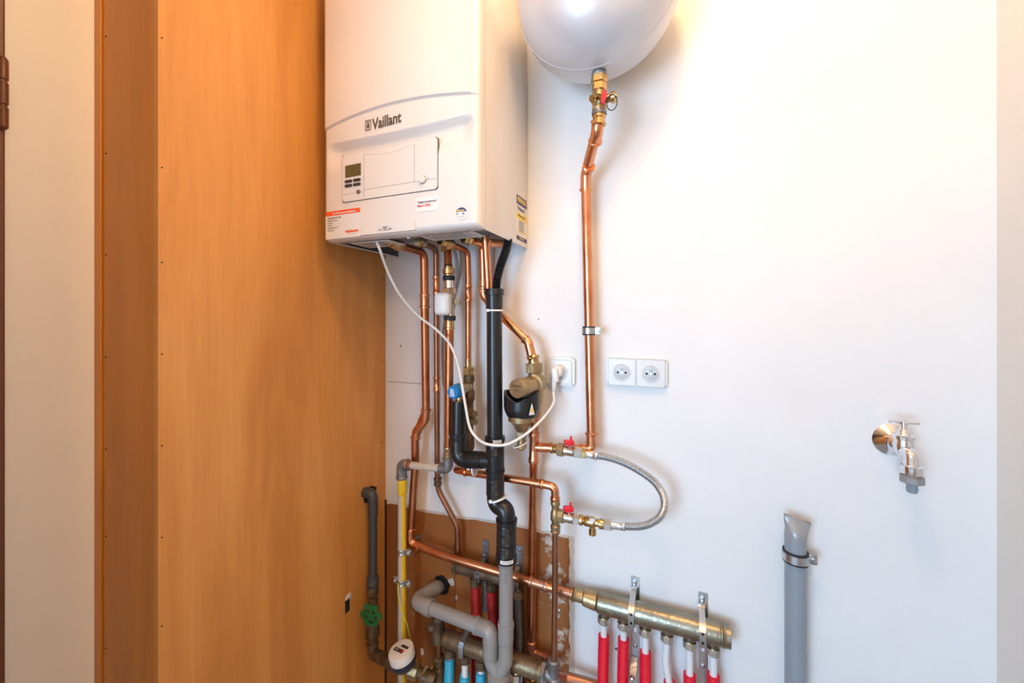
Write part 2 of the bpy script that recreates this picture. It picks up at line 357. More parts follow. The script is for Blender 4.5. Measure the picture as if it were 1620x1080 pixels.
# ------------------------------------------------------------------ boiler
XBR = D*T(834.5); YF = XBR/T(757); XBL = YF*T(511.5); 
def Fp(px, py): r = ray(px, py); return O + r*(YF/r.y)
zbot = (Fp(511,384).z+Fp(750,356.5).z)/2; zsk = XP(834.5, 393.5, XBR).z
ZT = zbot+.72; BW = XBR-XBL
gcur = [Fp(*p) for p in ((513.7,206.7),(579,178.5),(638,162),(739,149))]
rcur = [Fp(*p) for p in ((518,229),(575,219),(638,206),(735,181))]
def interp(c, x):
    if x <= c[0].x: i = 0
    elif x >= c[-1].x: i = len(c)-2
    else: i = [k for k in range(len(c)-1) if c[k].x <= x <= c[k+1].x][0]
    # smooth quadratic through neighbours (lagrange over all points)
    r = 0
    for a in range(len(c)):
        q = c[a].z
        for b in range(len(c)):
            if a != b: q *= (x-c[b].x)/(c[a].x-c[b].x)
        r += q
    return r
def sst(a, b, x): t = max(0, min(1, (x-a)/(b-a))); return t*t*(3-2*t)
def surf(x, z, rim=True):        # Y of the pressed front cover
    u = (x-XBL)/BW; f = .003*(1-(2*u-1)**2)
    g = interp(gcur, x); r = interp(rcur, x)
    mid = sst(0,.12,u)*sst(1,.90,u)
    f += .0035*sst(-.002, .004, z-g) if .0 < u < .965 else 0
    f -= .0030*math.exp(-((z-g)/.0022)**2)
    if z < r: f -= .013*sst(-.004, .020, r-z)*(1-sst(.020,.080, r-z))*mid
    if rim:
        R = .014
        for e in (x-XBL, XBR-x, z-zbot, ZT-z):
            if e < R: f -= R - math.sqrt(max(0, R*R-(R-e)**2))
    return YF - f
t = boiler = thing('wall_boiler', 'white wall-hung gas boiler with control panel, above the copper pipes', 'boiler', ((XBL+XBR)/2, D, zsk))
bm = B(); NX, NZ = 120, 230
xs = [XBL + BW*(.5-.5*math.cos(PI*i/NX))*.25 + BW*i/NX*.75 for i in range(NX+1)]
def zrows(x):
    g = interp(gcur, x); lo_, hi_ = [], []
    for j in range(130): q = j/130; lo_.append(zbot+(g-.005-zbot)*(q*.85+.15*math.sin(PI/2*q)))
    for j in range(20): lo_.append(g-.005+.010*j/20)
    for j in range(NZ-150+1): q = j/(NZ-150); lo_.append(g+.005+(ZT-g-.005)*q)
    return lo_
G = [[bm.verts.new((x, surf(x, z), z)) for z in zrows(x)] for x in xs]
for i in range(NX):
    for j in range(NZ): bm.faces.new((G[i][j], G[i+1][j], G[i+1][j+1], G[i][j+1]))
per = [G[i][0] for i in range(NX+1)] + [G[NX][j] for j in range(1,NZ+1)] + [G[i][NZ] for i in range(NX-1,-1,-1)] + [G[0][j] for j in range(NZ-1,0,-1)]
bk = [bm.verts.new((v.co.x, YF+.034, v.co.z)) for v in per]; n = len(per)
for i in range(n): bm.faces.new((per[i], per[(i+1)%n], bk[(i+1)%n], bk[i]))
fc = obj('front_cover', bm, 'enamel', t)
YS = YF+.036       # casing starts behind the cover
bm = B(); e = .0015
box(bm, XBR-.0025, XBR, YS, D-.004, zsk, ZT, .0008); obj('side_panel', bm, 'enamel', t)
obj('side_panel', box(B(), XBL, XBL+.0025, YS, D-.004, zsk, ZT, .0008), ['enamel'], t)
obj('inner_lining', box(B(), XBL+.0027, XBL+.004, YS, D-.008, zsk+.003, ZT), 'darksheet', t)
obj('top_panel', box(B(), XBL+.0025, XBR-.0025, YS, D-.004, ZT-.003, ZT), 'enamel', t)
obj('base_plate', box(B(), XBL+.004, XBR-.0026, YS, D-.01, zsk+.045, zsk+.06), 'greymetal', t, False)
obj('back_plate', box(B(), XBL+.004, XBR-.0026, D-.008, D-.003, zsk+.05, ZT-.004), 'darksheet', t, False)
bm = B(); box(bm, XBL+.012, XBR-.010, YF+.012, YF+.060, zbot+.002, zbot+.008, .001); box(bm, XBL+.012, XBR-.010, YF+.057, YF+.060, zbot+.002, zsk+.046)
rail = obj('base_rail', bm, 'greymetal', t)
for px, py in ((664,382),(627,373)):
    q = Fp(px, py); obj('screw', lathe(B(), (q.x, YF+.045, zbot-.002), (q.x, YF+.045, zbot+.003), [(0,.004),(.5,.005),(1,.005)], 12), 'steel', rail)
# paper tags lying under the base
for (xa, xb, ya, yb, dz) in ((XBL+.055, XBL+.175, YF+.035, YF+.105, -.003), (XBR-.175, XBR-.035, YF+.03, YF+.10, 0)):
    bm = B(); box(bm, xa, xb, ya, yb, zbot+.000+dz, zbot+.0012+dz); pt = obj('rating_tag', bm, 'paper', t, False); pt['label'] = 'white printed tag under the base'
    bm = B()
    for k in range(6): box(bm, xa+.01, xb-.01-.02*(k%2), ya+.01+k*.009, ya+.0125+k*.009, zbot-.0005+dz, zbot+.0002+dz)
    obj('printed_lines', bm, 'grey_print', pt, False)
# groove line accent + ridge strip bottom with product plate
def onf(px, py, off=0): q = Fp(px, py); return Vector((q.x, surf(q.x, q.z, False)-off, q.z))
def fplate(name, corners, off, th, m, parent, r=.004):        # thin plate following the cover; corners in px TL,TR,BR,BL
    c = [Fp(*p) for p in corners]; xa = (c[0].x+c[3].x)/2; xb = (c[1].x+c[2].x)/2; za = (c[2].z+c[3].z)/2; zb = (c[0].z+c[1].z)/2
    bm = B(); o = [(x+(xa+xb)/2, z+(za+zb)/2) for x, z in rrect(xb-xa, zb-za, r)]
    N = 14; 
    if r < .0012 :
        rows = [[bm.verts.new((xa+(xb-xa)*i/N, surf(xa+(xb-xa)*i/N, za+(zb-za)*j/6, False)-off, za+(zb-za)*j/6)) for i in range(N+1)] for j in range(7)]
        for j in range(6):
            for i in range(N): bm.faces.new((rows[j][i], rows[j][i+1], rows[j+1][i+1], rows[j+1][i]))
        g = bmesh.ops.extrude_face_region(bm, geom=list(bm.faces)); vs = [v for v in g['geom'] if isinstance(v, bmesh.types.BMVert)]
        bmesh.ops.translate(bm, verts=vs, vec=(0, -th, 0))
    else:
        yy = YF-off; poly(bm, [(x, yy, z) for x, z in o], (0, -th, 0))
        bmesh.ops.bevel(bm, geom=[e_ for e_ in bm.edges if all(abs(v.co.y-(yy-th))<1e-6 for v in e_.verts)], offset=.0012, segments=2, affect='EDGES')
    return obj(name, bm, m, parent, True), xa, xb, za, zb
def ftext(name, s, px, py, size, m, parent, sx=1, bold=0, off=.0006, yfix=None, slope=0):
    q = Fp(px, py)
    def pl(x, y):
        X, Z = q.x+x, q.z+y+slope*x
        return (X, (yfix if yfix else surf(X, Z, False)-off), Z)
    return obj(name, textbm(s, size, pl, sx, bold), m, parent, False)
# control panel
cp, xa, xb, za, zb = fplate('control_panel', ((543.5,247.5),(693,216.5),(694,298),(543.5,321.5)), -.008, .012, 'panel', t, .006)
YP = YF-.004          # face of the panel
def pb(name, x0, x1, z0, z1, m, parent=cp, th=.0006, r=0, off=0):
    bm = B()
    if r: poly(bm, [(x+(x0+x1)/2, YP-off, z+(z0+z1)/2) for x, z in rrect(x1-x0, z1-z0, r, 4)], (0,-th,0))
    else: box(bm, x0, x1, YP-off-th, YP-off, z0, z1)
    return obj(name, bm, m, parent, False)
def Pp(px, py): r = ray(px, py); return O + r*(YP/r.y)
wv, hv = xb-xa, zb-za
bm = B(); poly(bm, [(x+(xa+xb)/2, YF-.0034, z+(za+zb)/2-.0006) for x, z in rrect(wv+.0022, hv+.0022, .0065)], (0,.006,0)); obj('panel_gap', bm, 'seam', cp, False)
ps = [Pp(576,240).x, Pp(655.5,224).x]
sd = obj('panel_seams', box(B(), ps[0]-.0003, ps[0]+.0003, YP-.0002, YP+.001, za+.003, zb-.006), 'seam', cp, False)
pb('panel_seam', ps[1]-.0003, ps[1]+.0003, za+hv*.20, zb-.006, 'seam', th=.0002)
pb('panel_seam', ps[0], xb-.0005, za+hv*.195, za+hv*.195+.0006, 'seam', th=.0002)
pb('panel_seam', xa+.0005, ps[0], za+hv*.155, za+hv*.155+.0005, 'seam', th=.0002)
bm = B(); pr = []
for k in range(25):
    s = k/24; x = ps[0]+(ps[1]-ps[0])*s; z = zb-.008-.018*math.sin(PI*s)**1.2*.45; pr.append((x, z))
for k in range(24):
    a, b = pr[k], pr[k+1]; bm.faces.new([bm.verts.new((a[0],YP-.0003,a[1])), bm.verts.new((b[0],YP-.0003,b[1])), bm.verts.new((b[0],YP-.0003,b[1]+.0004)), bm.verts.new((a[0],YP-.0003,a[1]+.0004))])
obj('lid_edge', bm, 'seam', cp, False)
a, b = Pp(546.5,262), Pp(571,280)
ds = pb('display', a.x, b.x, Pp(560,279).z, Pp(560,260).z, 'lcd', th=.0010); ds['label'] = 'dark olive display'
for i in range(2):
    for j in range(2):
        x0 = a.x-.001+i*.0195*(b.x-a.x)/.036*1.0; ww = (b.x-a.x)*.47; x0 = a.x-.001+i*(b.x-a.x)*.54
        z0 = Pp(560, 285.5+j*7).z; pb('button', x0, x0+ww, z0-.0034, z0+.0034, 'dark', th=.0018, r=.003)
q = Pp(567.5,303.5); bn = obj('reset_button', lathe(B(), (q.x,YP,q.z), (q.x,YP-.003,q.z), [(0,.0052),(.8,.0052),(1,.004)], 20), 'grey_print', cp)
q = Pp(563.5,303.0); obj('button_mark', textbm('i', .008, lambda x, y: (q.x-.002+x, YP-.0004, q.z-.002+y)), 'grey_print', cp, False)
q = Pp(668.8,284.5); kn = obj('power_button', lathe(B(), (q.x,YP,q.z), (q.x,YP-.006,q.z), [(0,.0085),(.02,.0085),(.5,.0083),(.9,.007),(1,.003)], 28), 'panel', cp)
obj('button_shadow_gap', lathe(B(), (q.x,YP,q.z), (q.x,YP-.0006,q.z), [(0,.0094),(1,.0094)], 28), 'seam', cp)
bm = B(); q2 = Pp(677.5,282); 
for k in range(20):
    a0, a1 = 2*PI*k/20, 2*PI*(k+1)/20
    bm.faces.new([bm.verts.new((q2.x+r_*math.cos(aa), YP-.0004, q2.z+r_*math.sin(aa))) for r_, aa in ((.0022,a0),(.0022,a1),(.0028,a1),(.0028,a0))])
obj('power_mark', bm, 'grey_print', cp, False)
# lettering on the cover
lq0, lq1 = Fp(589,203), Fp(634,190); sz = .036
lt = ftext('brand_lettering', 'Vaillant', 591, 206, .036, 'logo', fc, sx=(lq1.x-lq0.x)/.132*1.24, bold=.0009, off=.0012, slope=.035)
q = Fp(584, 199); bm = B(); s = .0125
def lg(x, z): X, Z = q.x+x, q.z+z; return (X, surf(X, Z, False)-.001, Z)
for x0,x1_,z0,z1_ in ((-.009,-.0072,-s,s),(.0072,.009,-s,s),(-.009,.009,-s,-s+.002),(-.009,.009,s-.002,s)):
    bm.faces.new([bm.verts.new(lg(*p)) for p in ((x0,z0),(x1_,z0),(x1_,z1_),(x0,z1_))])
for shp in ([(-.0045,.0095),(-.0018,.0100),(-.0005,.001),(-.003,.001)], [(.0045,.0095),(.0018,.0100),(.0005,.001),(.003,.001)], [(-.004,.001),(.004,.001),(.005,-.004),(0,-.0095),(-.005,-.004)]):
    bm.faces.new([bm.verts.new(lg(*p)) for p in shp])
obj('brand_emblem', bm, 'logo', fc, False)
# raised plate with the model name at the lower edge
rp, *_ = fplate('model_plate', ((572,360),(659,348.5),(659,363),(572,374)), -.001, .0070, 'enamel', fc, .002)
ftext('model_lettering', 'eco', 601.5, 366.3, .0105, 'grey_print', rp, sx=.68, yfix=YF-.0066)
ftext('model_lettering', 'TEC', 608.5, 365.4, .0125, 'grey_print', rp, bold=.0003, yfix=YF-.0066, sx=.62)
ftext('model_lettering', 'pro', 617.5, 364.3, .0080, 'grey_print', rp, bold=.0002, yfix=YF-.0066, sx=.72)
# stickers
st, sxa, sxb, sza, szb = fplate('service_sticker', ((515.5,337),(571,327.5),(571.5,372),(515.5,381)), .0003, .0003, 'paper', fc, .001)
st['label'] = 'white company sticker with an orange header'
hh = szb-sza
bm = B(); N = 8
def band(x0, x1, z0, z1, off=.0009):
    bm = B()
    for i in range(N):
        a, b = x0+(x1-x0)*i/N, x0+(x1-x0)*(i+1)/N
        bm.faces.new([bm.verts.new((x, surf(x, z, False)-off, z)) for x, z in ((a,z0),(b,z0),(b,z1),(a,z1))])
    return bm
obj('header_band', band(sxa, sxb, szb-hh*.16, szb), 'orange', st, False)
def stext(name, s, fx, fz, size, m, parent, ext, sx=1, bold=0):
    X0 = ext[0]+(ext[1]-ext[0])*fx; Z0 = ext[2]+(ext[3]-ext[2])*fz
    return obj(name, textbm(s, size, lambda x, y: (X0+x, surf(X0+x, Z0+y, False)-.0012, Z0+y), sx, bold), m, parent, False)
E1 = (sxa, sxb, sza, szb)
stext('sticker_lettering', 'Uw Viessmann-installateur', .22, .875, .0072, 'paper', st, E1, bold=.0002)
def small_print(words, fx, fz, h, parent, ext, m='grey_print'):    # print too small to read: word-length strokes
    bm = B(); x = ext[0]+(ext[1]-ext[0])*fx; z = ext[2]+(ext[3]-ext[2])*fz
    for n_ in words:
        for i in range(n_):
            hh_ = h*(1 if (i*7+n_) % 3 else 1.35); bm.faces.new([bm.verts.new((xx_, surf(xx_, zz_, False)-.0012, zz_)) for xx_, zz_ in ((x,z),(x+h*.5,z),(x+h*.5,z+hh_),(x,z+hh_))]); x += h*.78
        x += h*.6
    obj('small_print', bm, m, parent, False)
for k, wd_ in enumerate(((5,6,2,4), (8,3,4,2), (3,6), (2,3,3), (7,5,4,2), (4,3,2,2))):
    small_print(wd_, .07, .73-k*.088, .0030 if k == 0 else .0022, st, E1)
stext('sticker_lettering', 'VIESSMANN', .58, .17, .0080, 'orange', st, E1, bold=.0004)
stext('sticker_lettering', 'climate of innovation', .66, .10, .0032, 'orange', st, E1)
s2, a_, b_, c_, d_ = fplate('maintenance_sticker', ((659.5,314.5),(694,309),(694,331.5),(659.5,337)), .0003, .0003, 'paper', fc, .001)
s2['label'] = 'small white sticker naming the next service date'
stext('sticker_lettering', 'Volgend onderhoud', .07, .60, .0068, 'grey_print', s2, (a_,b_,c_,d_), bold=.0002, sx=.9)
stext('sticker_lettering', 'Maart 2026', .07, .34, .0075, 'redprint', s2, (a_,b_,c_,d_), bold=.0002)
# round sticker
q = Fp(730.5, 339); R = .0145; bm = B(); cv = [bm.verts.new((q.x+R*math.cos(2*PI*k/32), surf(q.x,q.z,False)-.0004, q.z+R*math.sin(2*PI*k/32))) for k in range(32)]; bm.faces.new(cv)
g = bmesh.ops.extrude_face_region(bm, geom=list(bm.faces)); bmesh.ops.translate(bm, verts=[v for v in g['geom'] if isinstance(v, bmesh.types.BMVert)], vec=(0,-.0004,0))
rs = obj('round_sticker', bm, 'paper', fc, False); rs['label'] = 'round sticker with a navy top'
ysr = surf(q.x,q.z,False)-.0011
bm = B(); bm.faces.new([bm.verts.new((q.x+R*math.cos(PI*(.12+.76*k/20)), ysr, q.z+R*math.sin(PI*(.12+.76*k/20)))) for k in range(21)]); obj('navy_top', bm, 'navy', rs, False)
obj('sticker_lettering', textbm('FERNOX', .0046, lambda x, y: (q.x-.0102+x, ysr-.0004, q.z+.0062+y), 1, .0002), 'yellowprint', rs, False)
obj('sticker_lettering', textbm('F1      F3', .0055, lambda x, y: (q.x-.012+x, ysr-.0004, q.z-.001+y), 1, .0002), 'navy', rs, False)
obj('sticker_lettering', textbm('Protector Filter', .003, lambda x, y: (q.x-.011+x, ysr-.0004, q.z-.006+y), 1), 'grey_print', rs, False)
obj('sticker_lettering', textbm('fernox.com', .003, lambda x, y: (q.x-.006+x, ysr-.0004, q.z-.0115+y), 1), 'grey_print', rs, False)
# tall sticker on the right side
sr = [c for c in t.children if c.name.startswith('side_panel')][0]
A, Bq = XP(817.2, 307.5, XBR), XP(833.2, 385, XBR)
y0, y1 = XP(817.2,340,XBR).y, XP(833.0,340,XBR).y; z1, z0 = (XP(817.2,307.5,XBR).z+XP(833,318,XBR).z)/2, (XP(817.2,377.5,XBR).z+XP(833,385.5,XBR).z)/2
sk = obj('side_sticker', box(B(), XBR-.0001, XBR+.0004, y0, y1, z0, z1), 'paper', sr, False); sk['label'] = 'tall narrow sticker in navy, white and yellow'
Hs = z1-z0; xx = XBR+.0007
def sb(n_, fa, fb, ga, gb, m): obj(n_, box(B(), XBR+.0003, xx, y0+(y1-y0)*fa, y0+(y1-y0)*fb, z0+Hs*ga, z0+Hs*gb), m, sk, False)
sb('navy_band', 0, 1, .80, 1, 'navy'); sb('navy_band', 0, 1, 0, .09, 'navy'); sb('yellow_badge', .02, 1, .47, .61, 'yellowprint')
def stx(s, fa, g, size, m, sx=1, bold=.0002): obj('sticker_lettering', textbm(s, size, lambda x, y: (xx+.0003, y0+(y1-y0)*fa+x, z0+Hs*g+y), sx, bold), m, sk, False)
wY = y1-y0
stx('FERNOX', .06, .86, .017, 'yellowprint', wY*.9/.070, .0006)
stx('Protector F1', .08, .67, .016, 'navy', wY*.85/.095, .0004)
stx('NF protected', .12, .53, .010, 'navy', wY*.75/.062)
for k in range(9): stx('controls corrosion and scale'[k%3:], .2, .43-k*.027, .005, 'grey_print', wY*.6/.068, 0)
stx('\u2605\u2605\u2605\u2605' if False else '* * * * *', .15, .12, .020, 'yellowprint', wY*.7/.062, .0003)
stx('fernox.com', .25, .03, .009, 'yellowprint', wY*.5/.045)
# under-boiler brass connection tails (each a part of the boiler)
ZB = zsk+.045
def tail(px, py, d, m='brass', r=.011, L=.03):
    p = W(px, py, d); bm = B(); lathe(bm, (p.x,p.y,ZB+.001), (p.x,p.y,ZB-L*.4), [(0,r),(1,r)]); hexnut(bm, (p.x,p.y,ZB-L*.35), (p.x,p.y,ZB-L), r*1.45); obj('connection_tail', bm, m, t); return p
# ------------------------------------------------------------------ copper pipes off the boiler
def mk(name, label, cat, loc): return thing(name, label, cat, loc)
def run(t, name, pts, r, m, rad=.03): return obj(name, pipe(B(), pts, r, rad), m, t)
def cpl(t, a, b, r, m='copper', name='coupling'): return obj(name, coupling(B(), a, b, r), m, t)
R22, R15, R28 = .0118, .0082, .0140

# A: thick pipe on the left, down, along to the right manifold
t = mk('copper_pipe', 'leftmost thick copper pipe, running down then sideways into the silver manifold', 'pipe', W(672, 600, .06))
a0 = W(645, 390, .17)
ptsA = [Vector((a0.x-.03, a0.y, ZB-.022)), W(671, 398, .07), W(673, 560, .06), W(675, 652, .06)]
ptsA[0] = W(628, 388, .19); 
run(t, 'pipe', [W(628,388,.19), W(671,399,.07), W(674,650,.06), W(657,692,.06), W(657,735,.058), W(649,858,.06), W(700,878,.060), W(900,937,.043), W(940,949,.038)], R22, 'copper_mid', [.028,.02,.02,.1,.028,.1,.1])
a1, a2 = W(671,399,.07), W(674,650,.06); cpl(t, along(a1,a2,466), along(a1,a2,487), R22)
obj('elbow', elbow(B(), [W(674.5,646,.06), W(673,664,.06), W(659,682,.06), W(657.5,694,.06)], R22, .016), 'copper', t)
obj('elbow', elbow(B(), [W(649.6,835,.06), W(648.8,859,.06), W(665,865.5,.0615)], R22, .028), 'copper', t)
a1, a2 = W(700,878,.060), W(900,937,.043); cpl(t, along(a1,a2,col=838), along(a1,a2,col=866), R22, 'copper_worn'); cpl(t, along(a1,a2,col=886), along(a1,a2,col=906), R22, 'copper_worn')
obj('adapter', lathe(B(), W(905,938.5,.042), W(943,950.5,.038), [(0,.014),(.1,.018),(.2,.015),(.45,.015),(.5,.019),(.8,.021),(1,.022)], 20), 'brass_dull', t)
obj('tail_nut', hexnut(B(), W(625,387,.195), W(636,390,.17), .015), 'brass', t)
obj('tail_nut', lathe(B(), W(612,384.5,.225), W(628,388,.19), [(0,.006),(.4,.006),(.4,.010),(1,.010)]), 'brass', t)

# B: thin dark pipe second from left, feeding the upper left manifold
t = mk('copper_pipe', 'slim dark copper pipe second from the left, bending right near its foot', 'pipe', W(691, 600, .05))
run(t, 'pipe', [W(664,383,.16), W(690,394,.055), W(691,560,.05), W(692,748,.045), W(693.5,775,.040), W(724,832,.036), W(725,892,.036)], R15, 'copper_dark', [.024,.1,.1,.05,.05])
b0, b1, b2 = W(690,394,.055), W(691,560,.05), W(692,748,.045)
cpl(t, along(b0,b1,437), along(b0,b1,465), R15, 'copper'); cpl(t, along(b1,b2,596), along(b1,b2,618), R15, 'copper')
obj('nut', lathe(B(), W(692.3,755,.0435), W(693,767,.0415), [(0,.011),(.2,.0125),(.35,.0105),(.65,.0105),(.8,.0125),(1,.011)]), 'brass_dark', t)
obj('tail_nut', hexnut(B(), W(660,381,.18), W(671,386,.13), .013), 'brass', t)

# C: middle pipe with white-knobbed valve, ends in the gas elbow
t = mk('copper_pipe', 'copper gas pipe below the white-knobbed valve, ending in the grey iron elbow', 'pipe', W(710, 620, .08))
run(t, 'pipe', [W(711.3,500,.09), W(709.5,714,.09)], R22, 'copper_mid')
cpl(t, W(711,505,.09), W(711,521,.09), R22, 'brass')
obj('adapter', lathe(B(), W(709.5,706,.09), W(709,730,.09), [(0,.013),(.1,.014),(.2,.012),(.45,.012),(.5,.0145),(.6,.0145),(.65,.0125),(1,.0125)]), 'brass_dull', t)
t = mk('gas_valve', 'brass gas valve with a white plastic knob, hanging under the boiler', 'valve', W(709, 460, .08))
obj('pipe_stub', pipe(B(), [W(708.5,392,.085), W(709.5,424,.09)], .011), 'copper', t)
obj('top_nut', hexnut(B(), W(706,398,.085), W(706.5,390,.085), .017), 'brass', t)
obj('adapter', lathe(B(), W(709.5,418,.09), W(710,438,.09), [(0,.011),(.1,.013),(.3,.0125),(.35,.016),(.75,.016),(.8,.013),(1,.013)]), 'brass', t)
obj('seal_ring', lathe(B(), W(710,436,.09), W(710,444,.09), [(0,.014),(.1,.0165),(.9,.0165),(1,.014)]), 'rubber', t)
obj('sleeve', lathe(B(), W(710.5,444,.09), W(711,457,.09), [(0,.0135),(1,.0135)]), 'chrome', t)
obj('hex_body', hexnut(B(), W(710.5,456,.09), W(711,466,.09), .0215), 'nickel', t)
bm = B(); lathe(bm, W(711.5,465,.09), W(712,500,.09), [(0,.017),(.15,.016),(.5,.0165),(.8,.012),(1,.014)]); obj('valve_body', bm, 'nickel', t)
obj('seal_ring', lathe(B(), W(711.5,499,.09), W(711.5,507,.09), [(0,.014),(.1,.0165),(.9,.0165),(1,.014)]), 'rubber', t)
q = W(700.5, 480.5, .115); bm = B(); obox(bm, q, Vector((.0225,.004,0)), Vector((-.002,.013,0)), Vector((0,0,.031)), .012, 4); kb = obj('knob', bm, 'white', t); kb['label'] = 'white plastic knob'
q = W(719, 477, .09); obj('round_badge', lathe(B(), q+Vector((.004,.010,0)), q+Vector((.009,-.004,0)), [(0,.0085),(1,.0085)], 20), 'brass_brown', t)
# second small brass cluster at the boiler foot
# D: slim pipe right of it
t = mk('copper_pipe', 'slim copper pipe ending in brass fittings behind the blue relief valve cap', 'pipe', W(740, 500, .05))
run(t, 'pipe', [W(712,386,.13), W(740,397,.06), W(741,440,.055), W(741,575,.05)], R15, 'copper_mid', [.024,.1])
a1, a2 = W(741,440,.055), W(741,575,.05); cpl(t, along(a1,a2,451), along(a1,a2,476), R15)
obj('tail_nut', hexnut(B(), W(704,383,.15), W(716,388,.12), .0145), 'brass', t); obj('tail_nut', hexnut(B(), W(696,381,.165), W(704,384,.145), .012), 'brass', t)
cpl(t, W(741,568,.05), W(741,581,.05), R15, 'brass')
obj('nut', hexnut(B(), W(741,580,.05), W(741,593,.05), .0165), 'brass', t)
# relief valve assembly
t = mk('relief_valve', 'brass relief valve with blue cap, above the short black waste branch', 'valve', W(742, 640, .05))
bm = B(); lathe(bm, W(742,592,.05), W(743,712,.05), [(0,.012),(.02,.0155),(.1,.0155),(.12,.012),(.2,.013),(.22,.016),(.33,.016),(.36,.012),(.5,.012),(.52,.015),(.6,.015),(.62,.011),(.8,.011),(.82,.014),(.96,.014),(1,.010)]); obj('valve_body', bm, 'brass_dark', t)
q0, q1 = W(741,611,.055), W(716,621,.14)
obj('valve_neck', lathe(B(), q0, q0.lerp(q1,.62), [(0,.014),(.5,.014),(.55,.0165),(.85,.0165),(1,.012)]), 'brass_dull', t)
bm = B(); lathe(bm, q0.lerp(q1,.60), q1, [(0,.016),(.05,.0195),(.85,.0185),(1,.016),(1,.004)], 20); cp_ = obj('cap', bm, 'blue', t); cp_['label'] = 'blue plastic cap'
ax = (q1-q0).normalized(); bm = B()
for k in range(5): c = q1+ax*.0006; obox(bm, c+Vector((0,0,-.008+.004*k)), Vector((.006,.0015,0)), ax*.0005, Vector((0,0,.0009)))
obj('cap_marking', bm, 'white', cp_, False)
obj('outlet', lathe(B(), W(729,618,.10), W(727,634,.10), [(0,.010),(.4,.013),(1,.013)]), 'brass', t)
for y in (653,665): obj('plug_screw', hexnut(B(), W(742,y,.055), W(752,y+2,.085), .010), 'brass_dull', t)

# E: diagonal bright pipe to the dirt filter
t = mk('copper_pipe', 'bright copper pipe slanting behind the black waste pipe to the dirt filter', 'pipe', W(800, 500, .06))
run(t, 'pipe', [W(741,378,.13), W(764,386,.06), W(765.5,465,.048), W(783,489,.048), W(836,541,.07), W(844,578,.07)], R22*.95, 'copper_bright', [.022,.02,.1,.02])
obj('elbow', elbow(B(), [W(765.4,453,.050), W(765.5,467,.048), W(779,484,.048)], R22*.95, .022), 'copper', t)
obj('elbow', elbow(B(), [W(830,535,.0675), W(836,541,.07), W(842,567,.07)], R22*.95, .02), 'copper_bright', t)
obj('tail_nut', hexnut(B(), W(733,376,.15), W(745,380,.125), .015), 'brass', t)
obj('adapter', lathe(B(), W(844,561,.07), W(844.5,574,.07), [(0,.013),(.2,.016),(.5,.013),(1,.015)]), 'brass', t)
# F: thick stub right of it
t = mk('copper_pipe', 'short copper pipe right against the top of the black waste pipe', 'pipe', W(771, 420, .08))
run(t, 'pipe', [W(768,372,.10), W(774,474,.074)], R22*.9, 'copper')
run(t, 'branch', [W(772,384,.10), W(800,386,.012)], R22, 'copper')

# ------------------------------------------------------------------ dirt filter
t = mk('dirt_filter', 'brass dirt filter in a black sleeve, left of the single socket', 'filter', W(840, 620, .07))
obj('top_nut', hexnut(B(), W(844.5,574,.07), W(845.5,590,.07), .0215, 8), 'brass_dull', t)
obj('body', lathe(B(), W(846,589,.07), W(847,658,.07), [(0,.016),(.15,.020),(.35,.022),(.65,.021),(.8,.016),(1,.015)]), 'brass_dull', t)
obj('body_ring', lathe(B(), W(851,605,.055), W(843,608,.085), [(0,.020),(.1,.026),(.9,.026),(1,.020)], 28), 'brass_dull', t)
q0, q1 = W(848,607,.07), W(817,615,.155)
cb = obj('cap', lathe(B(), q0, q1, [(0,.021),(.35,.021),(.42,.0235),(.96,.0235),(1,.022),(1,.002)], 32), 'brass_dull', t)
ax = (q1-q0).normalized(); rx = Vector((0,0,1)).cross(ax).normalized()*-1; rx = ax.cross(Vector((0,0,1))).normalized(); 
if rx.x < 0: rx = -rx
obj('cap_lettering', textbm('FERNOX', .0075, lambda x, y: q1+ax*.0007+rx*(x-.0145)+Vector((0,0,1))*(y+.004), 1, .0001), 'brass_dark', cb, False)
obj('cap_lettering', textbm('TF1', .006, lambda x, y: q1+ax*.0007+rx*(x-.005)+Vector((0,0,1))*(y-.006), 1, .0001), 'brass_dark', cb, False)
# black U shaped sleeve
ct = W(825, 640, .10); bm = B(); out = []
n = 20; HW = .036; 
ctop = W(825, 612, .12); rI = .0265
zt = W(825,628,.12).z; zb_ = W(825,661,.12).z; cx, cy = W(825,640,.10).x, W(825,640,.10).y
def ring_out(z, sc, k): a = 2*PI*k/32; return (cx+math.cos(a)*.046*sc, cy+math.sin(a)*.040*sc, z)
rows = []
for j in range(9):
    s = j/8; sc = 1 - .18*max(0, (s-.55)/.45)**2
    row = []
    for k in range(32):
        a = 2*PI*k/32; x = math.cos(a); top = zt + .012*abs(x)**2*(1 if True else 0) - (.012 if math.sin(a) < 0 else 0)*(1-abs(x))
        z = top*(1-s)+zb_*s; row.append(bm.verts.new(ring_out(z, sc, k)))
    rows.append(row)
inner = [bm.verts.new((cx+(v.co.x-cx)*.84, cy+(v.co.y-cy)*.84, v.co.z)) for v in rows[0]]; inb = [bm.verts.new((v.co.x, v.co.y, zb_+.008)) for v in inner]
for j in range(8):
    for k in range(32): bm.faces.new((rows[j][k], rows[j][(k+1)%32], rows[j+1][(k+1)%32], rows[j+1][k]))
for k in range(32): bm.faces.new((rows[0][k], rows[0][(k+1)%32], inner[(k+1)%32], inner[k])); bm.faces.new((inner[k], inner[(k+1)%32], inb[(k+1)%32], inb[k]))
bm.faces.new(rows[-1]); bm.faces.new(inb)
sl = obj('magnet_sleeve', bm, 'black', t); sl['label'] = 'black plastic sleeve'
a = PI*1.75; 
tq = W(849, 646, .13)
